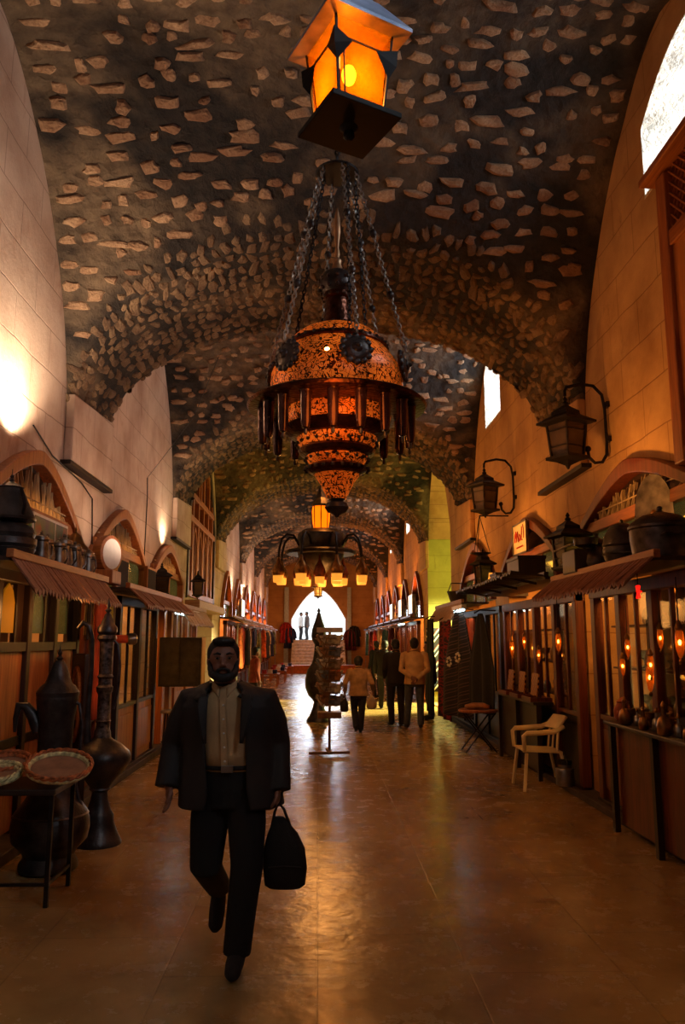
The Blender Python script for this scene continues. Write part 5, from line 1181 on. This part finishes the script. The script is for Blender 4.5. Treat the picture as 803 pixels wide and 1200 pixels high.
def person(label, loc, rz, J, jacket, trousers, shoe=None, h=1.73, hair=True, vox=.007, hem=.84, group=None, bag=None, thick=1.0, skirt=False, hair_mat=None):
    k = h / 1.73; t = thing('person', label, 'person', loc, rz, group); t.scale = (1.06, 1.04, 1); P = {}
    base = dict(pel=(0, .02, .95), chest=(0, 0, 1.25), neck=(0, .01, 1.46), head=(0, -.02, 1.61), sl=(.19, .0, 1.4), sr=(-.19, 0, 1.4), el=(.24, .03, 1.13), er=(-.24, .03, 1.13), wl=(.25, -.04, .89), wr=(-.25, -.04, .89),
                hl=(.09, .02, .93), hr=(-.09, .02, .93), kl=(.1, -.03, .5), kr=(-.1, -.03, .5), al=(.1, .03, .09), ar=(-.1, .03, .09), tl=(.11, -.13, .035), tr=(-.11, -.13, .035), dl=(0, 0, -1), dr=(0, 0, -1), thl=(0, -1, 0), thr=(0, -1, 0), hf=(0, -1, 0))
    base.update(J)
    for a, v in base.items(): P[a] = V(v) * (k if a not in ('dl', 'dr', 'thl', 'thr', 'hf') else 1)
    T = thick * k
    b = MB(); hs = 1.0 * (k ** .35); head(b, P['head'], hs, P['hf'])
    b.tube([P['head'] + V((0, .015, -.03)), P['neck'], P['chest'] + V((0, 0, .1))], [.052 * T, .056 * T, .1 * T], 12)
    b.tube([P['chest'] + V((0, 0, .08)), P['chest'], P['pel']], [.1 * T, .1 * T, .09 * T], 12)
    for s in 'lr':
        b.tube([P['chest'] + V((0, 0, .1 * k)), P['s' + s], P['e' + s], P['w' + s]], [.05 * T, .04 * T, .033 * T, .024 * T], 10); hand(b, P['w' + s], P['d' + s], P['th' + s], hs, .45)
        b.tube([P['pel'], P['h' + s], P['k' + s], P['a' + s]], [.08 * T, .07 * T, .048 * T, .035 * T], 10)
    b.build('body', M_SKIN, t, smooth='all', remesh=vox, it=3)
    j = MB(); pel, ch, nk = P['pel'], P['chest'], P['neck']
    hz = hem * k
    def lerp(a, b_, f): return a + (b_ - a) * f
    top = (nk + V((0, 0, -.0)))
    secs = []
    for z, rx, ry in ((hz, .2, .145), (.95 * k, .185, .135), (1.08 * k, .17, .125), (1.22 * k, .185, .13), (1.33 * k, .2, .125), (1.4 * k, .19, .105), (1.445 * k, .11, .08), (1.475 * k, .062, .06)):
        f = (z - pel.z) / (nk.z - pel.z); c = lerp(pel, nk, max(0, min(1, f))) + V((0, 0, 0)); secs.append((c.x, c.y, z, rx * T, ry * T))
    j.loft(secs, 22, 2.3)
    for s in 'lr':
        d = (P['w' + s] - P['e' + s]).normalized(); j.tube([lerp(P['s' + s], nk, .35), P['s' + s], lerp(P['s' + s], P['e' + s], .5), P['e' + s], P['w' + s] - d * .005], [.062 * T, .072 * T, .06 * T, .053 * T, .043 * T], 12)
    jo = j.build('jacket', jacket, t, smooth='all', remesh=max(vox, .009), it=4)
    col_ = MB().tube([nk + V((.064 * T * math.cos(a), .06 * T * math.sin(a) + .005, .025 - .02 * math.sin(-a))) for a in [2 * PI * q_ / 18 for q_ in range(18)]], .016 * k, 8, True).build('collar', jacket, jo, smooth='all')
    tr = MB()
    tr.loft([(pel.x, pel.y, pel.z - .16 * k, .15 * T, .12 * T), (pel.x, pel.y, pel.z - .05 * k, .17 * T, .13 * T), (pel.x, pel.y, pel.z + .1 * k, .155 * T, .115 * T)], 18)
    for s in 'lr': tr.tube([P['h' + s], lerp(P['h' + s], P['k' + s], .5), P['k' + s], lerp(P['k' + s], P['a' + s], .5), P['a' + s] + V((0, 0, -.02))], [.092 * T, .085 * T, .07 * T, .064 * T, .06 * T], 14)
    tr.build('trousers', trousers, t, smooth='all', remesh=max(vox, .009), it=4)
    for s in 'lr':
        sh = MB(); a = P['a' + s]; tt = P['t' + s]; d = (tt - a); d.normalize()
        sh.tube([a + V((0, .035 * k, -.03)), a + V((0, 0, -.035)), lerp(a, tt, .6) + V((0, 0, -.005)), tt, tt + d * .03], [.036 * k, .044 * k, .042 * k, .036 * k, .018 * k], 12)
        sh.build('shoe', shoe or M_BLACK, t, smooth='all', remesh=.01, it=2)
    if hair:
        f = V(base['hf']).normalized(); r = f.cross(V((0, 0, 1))).normalized(); ax = (r, f, V((0, 0, 1))); H = MB(); c = P['head']
        ell(H, c + V((0, 0, .036 * hs)) - f * .022 * hs, ax, (.084 * hs, .09 * hs, .095 * hs), 18, 12); ell(H, c - f * .045 * hs - V((0, 0, .02)), ax, (.076 * hs, .06 * hs, .075 * hs)); ell(H, c + f * .045 * hs + V((0, 0, .1 * hs)), ax, (.06 * hs, .045 * hs, .028 * hs))
        for s in (-1, 1): ell(H, c + r * s * .07 * hs + V((0, 0, .03)) - f * .01, ax, (.018, .03, .05))
        H.build('hair', hair_mat or M_HAIR, t, smooth='all', remesh=.008, it=2)
    return t, P
# ---- the walking man in the foreground (own jacket shape, shirt, beard, bag)
MX, MY = -.50, 4.62
t = thing('person', 'bearded man in open dark jacket and pale shirt walking forward with a black bag', 'person', (MX, MY, 0)); t.scale = (1.1, 1.06, 1.0)
J = dict(pel=V((.0, .02, .95)), chest=V((-.01, .0, 1.25)), neck=V((-.035, .0, 1.455)), head=V((-.045, -.02, 1.605)))
b = MB(); head(b, J['head'], 1.0, (.12, -1, -.04))
b.tube([V((-.045, 0, 1.56)), V((-.035, .0, 1.47)), V((-.02, 0, 1.36))], [.056, .06, .09], 14); b.tube([V((-.02, 0, 1.36)), V((-.01, 0, 1.2)), V((0, .02, .95))], [.1, .1, .09], 12)
arms = {'r': [V((-.03, 0, 1.36)), V((-.21, .01, 1.39)), V((-.29, .06, 1.13)), V((-.305, -.02, .92))], 'l': [V((0, 0, 1.36)), V((.175, .01, 1.39)), V((.235, .05, 1.13)), V((.245, -.03, .90))]}
for s in 'rl': b.tube(arms[s], [.05, .042, .034, .026], 10)
hand(b, arms['r'][3], (.06, -.1, -1), (.35, -1, 0), 1.0, .5)
hand(b, arms['l'][3], (0.0, 0, -1), (0, -1, 0), 1.0, 1.15)
legs = {'r': [V((-.09, .02, .93)), V((-.11, .0, .48)), V((-.09, .40, .25)), V((-.09, .31, .07))], 'l': [V((.085, .02, .93)), V((.105, -.1, .51)), V((.065, -.12, .1)), V((.06, -.25, .04))]}
for s in 'rl': b.tube([V((0, .02, .95))] + legs[s][:3], [.08, .07, .048, .035], 10)
b.build('body', M_SKIN, t, smooth='all', remesh=.0055, it=3)
M_EYE = m_plain('eye_white', (120, 110, 100), .3, 0, .05)
hc = J['head']; f = V((.12, -1, 0)).normalized(); r = f.cross(V((0, 0, 1))).normalized(); ax = (r, f, V((0, 0, 1)))
H = MB(); ell(H, hc + V((0, 0, .04)) - f * .024, ax, (.085, .09, .098), 18, 12); ell(H, hc - f * .05 - V((0, 0, .02)), ax, (.076, .055, .07)); ell(H, hc + f * .045 + V((0, 0, .107)), ax, (.064, .05, .028)); 
for s in (-1, 1): ell(H, hc + r * s * .07 + V((0, 0, .035)) - f * .0, ax, (.016, .026, .05))
H.build('hair', M_HAIR, t, smooth='all', remesh=.006, it=2)
B_ = MB()
for a in range(-5, 6):
    ang = a * .27; B_.ball(tuple(hc + r * (.062 * math.sin(ang)) + f * (.03 + .062 * math.cos(ang)) - V((0, 0, .098 - .028 * abs(math.sin(ang)) ** 2))), .018, .017, .026, 10, 7)
for s in (-1, 1):
    B_.tube([hc + r * s * .07 + f * .012 - V((0, 0, .0)), hc + r * s * .066 + f * .03 - V((0, 0, .045)), hc + r * s * .05 + f * .06 - V((0, 0, .08))], [.01, .017, .022], 8)
    B_.tube([hc + f * .1 - V((0, 0, .044)), hc + r * s * .028 + f * .092 - V((0, 0, .052)), hc + r * s * .036 + f * .08 - V((0, 0, .08))], [.008, .009, .012], 8)
B_.build('beard', M_HAIR, t, smooth='all', remesh=.005, it=2)
for s in (-1, 1):
    e = MB().ball(tuple(hc + r * s * .031 + f * .079 + V((0, 0, .012))), .011, .009, .0055, 12, 8).build('eye', M_EYE, t, smooth='all')
    MB().ball(tuple(hc + r * s * .031 + f * .0895 + V((0, 0, .012))), .0062, .003, .0062, 10, 6).build('iris', M_HAIR, e, smooth='all')
    MB().tube([hc + r * s * .014 + f * .091 + V((0, 0, .034)), hc + r * s * .03 + f * .091 + V((0, 0, .042)), hc + r * s * .052 + f * .076 + V((0, 0, .034))], [.005, .006, .003], 6).build('eyebrow', M_HAIR, t, smooth='all')
# shirt
M_SHIRT = m_plain('beige_shirt', (176, 146, 104), .8, 0, .12, 6, .2)
S = MB().loft([(0, .0, 1.0, .15, .12), (0, 0, 1.1, .155, .125), (-.01, 0, 1.25, .165, .13), (-.02, 0, 1.36, .16, .11), (-.03, .0, 1.43, .085, .075), (-.035, 0, 1.47, .066, .066)], 24, 2.2).build('shirt', M_SHIRT, t, smooth='all')
MB().sheet(lambda u, v: (-.012 - .02 * (v) + (u - .5) * .03, -.135 + .0 * v + .045 * max(0, v - .65) ** 1.2 * 2, 1.0 + .4 * v), 2, 10, .006).build('placket', M_SHIRT, S)
for k in range(5): MB().ball((-.012 - .004 * k, -.138 + (.0 if k < 4 else .015), 1.06 + .075 * k), .006, .003, .006, 8, 5).build('button', M_WHITE, S)
for s in (-1, 1):
    MB().sheet(lambda u, v, s=s: (-.035 + s * (.02 + .055 * v), -.078 + .05 * v - .012 * (1 - u), 1.425 + .045 * v + .03 * u - .03 * (1 - u) * (1 - v)), 4, 4, .008).build('shirt_collar', M_SHIRT, S, smooth='all')
MB().loft([(-.035, .005, 1.40, .052, .055), (-.036, -.015, 1.44, .05, .05), (-.04, -.01, 1.475, .062, .062)], 16).build('dark_undershirt', M_BLACK, t, smooth='all')
# jacket: an open shell with sleeves
M_JKT = m_plain('dark_brown_jacket', (24, 18, 16), .7, 0, .3, 10, .25)
prof = [(.80, .262, .17, .4), (.9, .25, .165, .36), (1.02, .235, .16, .40), (1.12, .225, .155, .42), (1.25, .232, .155, .42), (1.34, .235, .145, .44), (1.40, .215, .12, .5), (1.445, .13, .1, .6), (1.475, .08, .085, .75)]
def jk(u, v):
    x = v * (len(prof) - 1); i = min(int(x), len(prof) - 2); g = x - i; z, rx, ry, gap = [prof[i][q_] * (1 - g) + prof[i + 1][q_] * g for q_ in range(4)]
    a = -PI / 2 + gap + (2 * PI - 2 * gap) * u; cx_ = .005 - .035 * (z - .8) / .65; c_, s_ = math.cos(a), math.sin(a)
    if z < .98: cx_ += 0; 
    wob = .008 * math.sin(a * 5 + z * 9) * (1.3 - z if z < 1.3 else 0) * 1.5
    return (cx_ + (rx + wob) * math.copysign(abs(c_) ** .9, c_), .02 + (ry + wob) * math.copysign(abs(s_) ** .9, s_), z)
JK = MB().sheet(jk, 60, 32, .024)
for s, sg in (('r', -1), ('l', 1)):
    a = arms[s]; d = (a[3] - a[2]).normalized()
    JK.tube([a[1].lerp(V((-.03, .01, 1.42)), .45), a[1] + V((sg * -.005, 0, -.005)), a[1].lerp(a[2], .5) + V((sg * .012, 0, 0)), a[2] + V((sg * .008, 0, 0)), a[2].lerp(a[3], .55) + V((sg * .01, 0, 0)), a[3] + d * .015 + V((sg * .012, 0, 0))], [.06, .078, .074, .066, .062, .06], 14)
jo = JK.build('jacket', M_JKT, t, smooth='all', remesh=.008, it=4)
for s in (-1, 1):                                              # folded collar and lapels
    MB().sheet(lambda u, v, s=s: (-.03 + s * (.075 + .065 * u + .02 * math.sin(v * 3)) - .0 * v, -.09 + .02 * u + .10 * v - .035 * (1 - v), 1.40 + .075 * v - .03 * u + .01), 6, 8, .014).build('collar', M_JKT, jo, smooth='all')
    MB().sheet(lambda u, v, s=s: (-.02 + s * (.085 + .055 * u * (1 - abs(v - .75))), -.165 - .01 * u + .055 * v ** 3, 1.16 + .26 * v), 4, 8, .012).build('lapel', M_JKT, jo, smooth='all')
M_TRS = m_plain('black_trousers', (14, 13, 13), .9, 0, .2, 10, .15)
T_ = MB().loft([(0, .02, .80, .165, .13), (0, .02, .9, .18, .14), (0, .01, 1.02, .158, .126), (0, .01, 1.035, .155, .124)], 22)
for s in 'rl':
    l = legs[s]; T_.tube([l[0], l[0].lerp(l[1], .5), l[1], l[1].lerp(l[2], .5), l[2] + (V((0, 0, -.03)) if s == 'l' else V((0, -.0, 0)))], [.1, .098, .082, .074, .068], 16)
T_.build('trousers', M_TRS, t, smooth='all', remesh=.008, it=4)
bl = MB().tube([(.158 * math.cos(a), .01 + .128 * math.sin(a), 1.02) for a in [2 * PI * k / 30 for k in range(30)]], .014, 8, True).build('belt', M_BLACK, t, smooth='all')
MB().box(-.03, .03, -.142, -.128, 1.0, 1.04).build('buckle', M_STEEL, bl, bevel=.004)
sh = MB().tube([(.067, -.07, .05), (.065, -.12, .055), (.062, -.2, .05), (.06, -.27, .035), (.06, -.31, .03)], [.036, .045, .044, .038, .018], 14).build('shoe', M_BLACK, t, smooth='all', remesh=.008, it=2)
MB().tube([(-.09, .47, .2), (-.09, .42, .19), (-.09, .36, .12), (-.09, .30, .06), (-.09, .275, .04)], [.03, .042, .044, .038, .018], 14).build('shoe', M_BLACK, t, smooth='all', remesh=.008, it=2)
bag = thing('bag', 'black shoulder bag carried low in the walking man\'s hand', 'bag', (MX + .29, MY - .03, .375))
MB().loft([(.03, 0, .0, .09, .05), (.03, 0, .015, .112, .065), (.03, 0, .10, .122, .075), (.025, 0, .2, .115, .07), (.015, 0, .28, .085, .05), (.0, 0, .34, .045, .03), (-.005, 0, .37, .025, .02)], 24, 2.6).build('bag_body', M_BLACK, bag, smooth='all')
MB().tube([(-.05, 0, .3), (-.03, -.01, .4), (-.01, -.01, .445), (.02, 0, .41), (.07, 0, .28)], .008, 8).build('handle', M_BLACK, bag, smooth='all')
MB().tube([(-.06, -.07, .12), (.03, -.085, .13), (.12, -.07, .12)], .004, 6).build('zip', M_IRON, bag)

M_SUIT = m_plain('dark_suit', (30, 22, 22), .8, 0, .2); M_BEI = m_plain('beige_jacket', (188, 150, 96), .8, 0, .12); M_JEAN = m_plain('grey_jeans', (66, 70, 78), .85, 0, .2); M_TAN = m_plain('tan_coat', (150, 116, 74), .8, 0, .2); M_BRN = m_plain('brown_coat', (84, 44, 28), .8, 0, .2); M_NVY = m_plain('navy_trouser', (26, 26, 34), .85, 0, .2); M_WSH = m_plain('white_shirt', (214, 218, 226), .8, 0, .06)
Y = 15.8
person('man in a dark suit seen from behind beside the man in the beige jacket', (xat(465, 800, Y + .5), Y + .5, 0), PI * 1.05, dict(wl=(.2, -.12, .95), wr=(-.2, -.12, .95)), M_SUIT, M_SUIT, h=1.73)
person('man in a beige jacket and grey jeans seen from behind, hands clasped at his back', (xat(487, 800, Y), Y, 0), PI * .97, dict(el=(.25, .1, 1.12), er=(-.25, .1, 1.12), wl=(.06, .17, .98), wr=(-.04, .18, .95), dl=(-.6, .3, -.7), dr=(.6, .3, -.7), thl=(0, 0, 1), thr=(0, 0, 1), kl=(.12, -.02, .5), al=(.15, .02, .09), tl=(.17, -.12, .035)), M_BEI, M_JEAN, h=1.76)
person('person in a reddish-brown coat partly hidden behind the beige-jacketed man', (xat(505, 800, 17.5), 17.5, 0), -PI * .5, {}, M_BRN, M_SUIT, h=1.68)
Yc = 15.1
cx = xat(421, 810, Yc)
person('child in a tan jacket walking away past the card rack, bag in each hand', (cx, Yc, 0), PI, dict(el=(.3, .08, 1.13), er=(-.29, .1, 1.14), wl=(.3, -.08, .93), wr=(-.33, -.1, .96), kl=(.09, -.12, .52), al=(.06, .12, .16), tl=(.06, .0, .06), kr=(-.07, -.02, .5), ar=(-.04, .0, .09), tr=(-.04, -.15, .035)), M_TAN, M_NVY, h=1.4, thick=1.1)
def sbag(label, loc, mat, w, h):
    t = thing('bag', label, 'bag', loc); MB().loft([(0, 0, 0, w * .35, w * .3), (0, 0, .02, w * .48, w * .4), (0, 0, h * .5, w * .5, w * .4), (0, 0, h * .85, w * .25, w * .2), (0, 0, h, w * .08, w * .08)], 18).build('bag_body', mat, t, smooth='all'); MB().tube([(-w * .1, 0, h * .9), (0, 0, h * 1.25), (w * .1, 0, h * .9)], .008, 6).build('handle', mat, t)
sbag('dark bag hanging from the child\'s left hand', (cx - .27, Yc + .05, .38), M_BLACK, .16, .3)
sbag('pale round bag at the child\'s right hip', (cx + .24, Yc - .1, .45), m_plain('pale_bag', (150, 130, 100), .8, 0, .1), .2, .24)
person('dark-clothed person standing right of the child, seen from behind', (xat(452, 790, 20.2), 20.2, 0), PI * .9, {}, M_SUIT, M_SUIT, h=1.7, vox=.009)
person('person in dark blue coat farther back by the right shops', (xat(442, 785, 24), 24, 0), PI * 1.2, {}, M_NVY, M_SUIT, h=1.68, vox=.009, group=None)
person('person in a reddish coat on the left behind the walking man', (xat(300, 800, 18.5), 18.5, 0), PI * .6, {}, m_plain('red_coat', (150, 64, 44), .8, 0, .2), M_SUIT, h=1.55, vox=.009)
Yt = 50.5
person('white-shirted person standing on the bright terrace beyond the stairs', (xat(353, 735, Yt), Yt, 1.7), PI * .4, dict(er=(-.3, 0, 1.15)), M_WSH, M_NVY, h=1.76, vox=.012)
person('dark-shirted person standing on the bright terrace beyond the stairs', (xat(360, 735, Yt), Yt + .2, 1.7), -PI * .4, dict(er=(-.28, 0, 1.15)), m_plain('grey_shirt', (96, 84, 84), .8, 0, .1), M_JEAN, h=1.8, vox=.012)
# ------------------------------------------------------------------ light
w = bpy.data.worlds.new('world'); SC.world = w; w.use_nodes = True
w.node_tree.nodes['Background'].inputs[0].default_value = (.92, .97, 1.0, 1); w.node_tree.nodes['Background'].inputs[1].default_value = 1.7
SC.view_settings.view_transform = 'Standard'; SC.view_settings.look = 'None'; SC.view_settings.exposure = -0.1; SC.view_settings.gamma = 1
def area(name, loc, aim, size, power, c, sy=None, spread=None):
    d = bpy.data.lights.new(name, 'AREA'); d.energy = power; d.color = lin(c)[:3]; d.size = size
    if sy: d.shape = 'RECTANGLE'; d.size_y = sy
    if spread: d.spread = math.radians(spread)
    o = bpy.data.objects.new(name, d); COL.objects.link(o); o.location = loc
    o.rotation_euler = (Vector(aim) - Vector(loc)).to_track_quat('-Z', 'Y').to_euler(); return o
def point(name, loc, power, c, r=.05):
    d = bpy.data.lights.new(name, 'POINT'); d.energy = power; d.color = lin(c)[:3]; d.shadow_soft_size = r
    o = bpy.data.objects.new(name, d); COL.objects.link(o); o.location = loc; return o
def spot(name, loc, aim, power, c, ang, r=.04, blend=.6):
    d = bpy.data.lights.new(name, 'SPOT'); d.energy = power; d.color = lin(c)[:3]; d.spot_size = math.radians(ang); d.spot_blend = blend; d.shadow_soft_size = r
    o = bpy.data.objects.new(name, d); COL.objects.link(o); o.location = loc
    o.rotation_euler = (Vector(aim) - Vector(loc)).to_track_quat('-Z', 'Y').to_euler(); return o
WARM = (255, 170, 84); DAY = (225, 238, 255)
# daylight through the high windows, the added one behind camera, and the gateway
for (c, ww, a, b, d), pw in zip(WIN, (90, 110, 140, 140, 560)):
    area('window_daylight', (XR + 1.0, c, (a + d) / 2 + .1), (XC - .5, c + (.1 if c > 0 else 4.0), 6.6 if c > 0 else 7.0), 2 * ww, pw, DAY, d - a)
area('gateway_daylight', (0, YEND + 1.5, 4.2), (0, 20, 0), 3, 160, DAY, 2.6, 120)
area('passage_daylight', (XR + 4.6, 20.2, 3.4), (0, 20.2, .2), 3.2, 420, (236, 236, 130), 3.0)
spot('passage_sun', (XR + 4.2, 20.9, 4.2), (0.2, 20.9, 0), 16000, (255, 250, 170), 42, .1, .5)
# wall washers on the shop arches, then added wall fill
for x, y, z, p in ((XL + .25, 7.15, 3.6, 420), (XL + .16, 14.4, 3.45, 110), (XL + .2, 25.9, 3.2, 160), (XL + .2, 29.4, 3.2, 200), (XL + .2, 33, 3.2, 200), (XL + .2, 39, 3.2, 200)):
    spot('wall_washer', (x, y, z), (XL - .04, y, z + 3), p, (255, 226, 196), 140, .08, .8)
for y in (24.5, 29.2, 34, 39):
    spot('wall_washer_warm', (XR - .4, y, 3.0), (XR, y + .1, 5.4), 200, (255, 150, 60), 130, .08, .8)
for y, p in ((7.3, 95), (11.3, 100), (15.0, 100)):
    spot('wall_fill_spot', (XR - 1.1, y, 2.7), (XR + .3, y - .2, 5.0), p, (255, 166, 76), 130, .1, .9)  # added fill out in the street to light the right wall evenly
for y, p in ((9.5, 60), (12.5, 50)):
    spot('wall_fill_spot', (XL + 1.1, y, 2.7), (XL - .3, y - .2, 5.0), p, (255, 215, 185), 130, .1, .9)  # added fill for the upper left wall
# light spilling from the shops
for c in RSH: area('shop_glow', (XR + .5, c, 2.9), (1.2, c, .2), 1.6, 64, (255, 166, 76), .6)
for c in LSH: area('shop_glow', (XL - .4, c, 2.9), (-1.0, c, .2), 1.6, 60, (255, 170, 84), .6)
point('stall_fill', (-2.3, 7.0, 1.95), 7, (255, 170, 90), .08)  # added point under the awning to brighten the stall planks
for c in FAR:
    area('shop_glow', (XR + .5, c, 2.8), (0, c, .2), 1.4, 120, (255, 160, 80), .6)
    area('shop_glow', (XL - .4, c, 2.8), (0, c, .2), 1.4, 120, (255, 150, 70), .6)
# lamps of the lanterns and chandeliers, then added street fill
point('lantern_bulb', (xb - .02, YL, zb + .19), 52, (255, 140, 40), .04)
point('chandelier_bulb', (XCH, YC - .9, zz + .7), 12, (255, 140, 50), .2)
point('chandelier_bulb', (XCH, YC + .95, zz + 1.0), 34, (255, 150, 60), .2)
point('chandelier_bulb', (XCH, Y2, zc - .25), 60, (255, 170, 84), .4)
point('chandelier_bulb', (XCH, Y2, zc + 2.0), 60, (255, 150, 60), .1)
for y, p in ((19.5, 50), (26.0, 70), (32.5, 80), (39, 90)): point('street_fill', (0, y, 4.2), p, (255, 170, 90), .2)  # added warm points overhead to brighten the far street
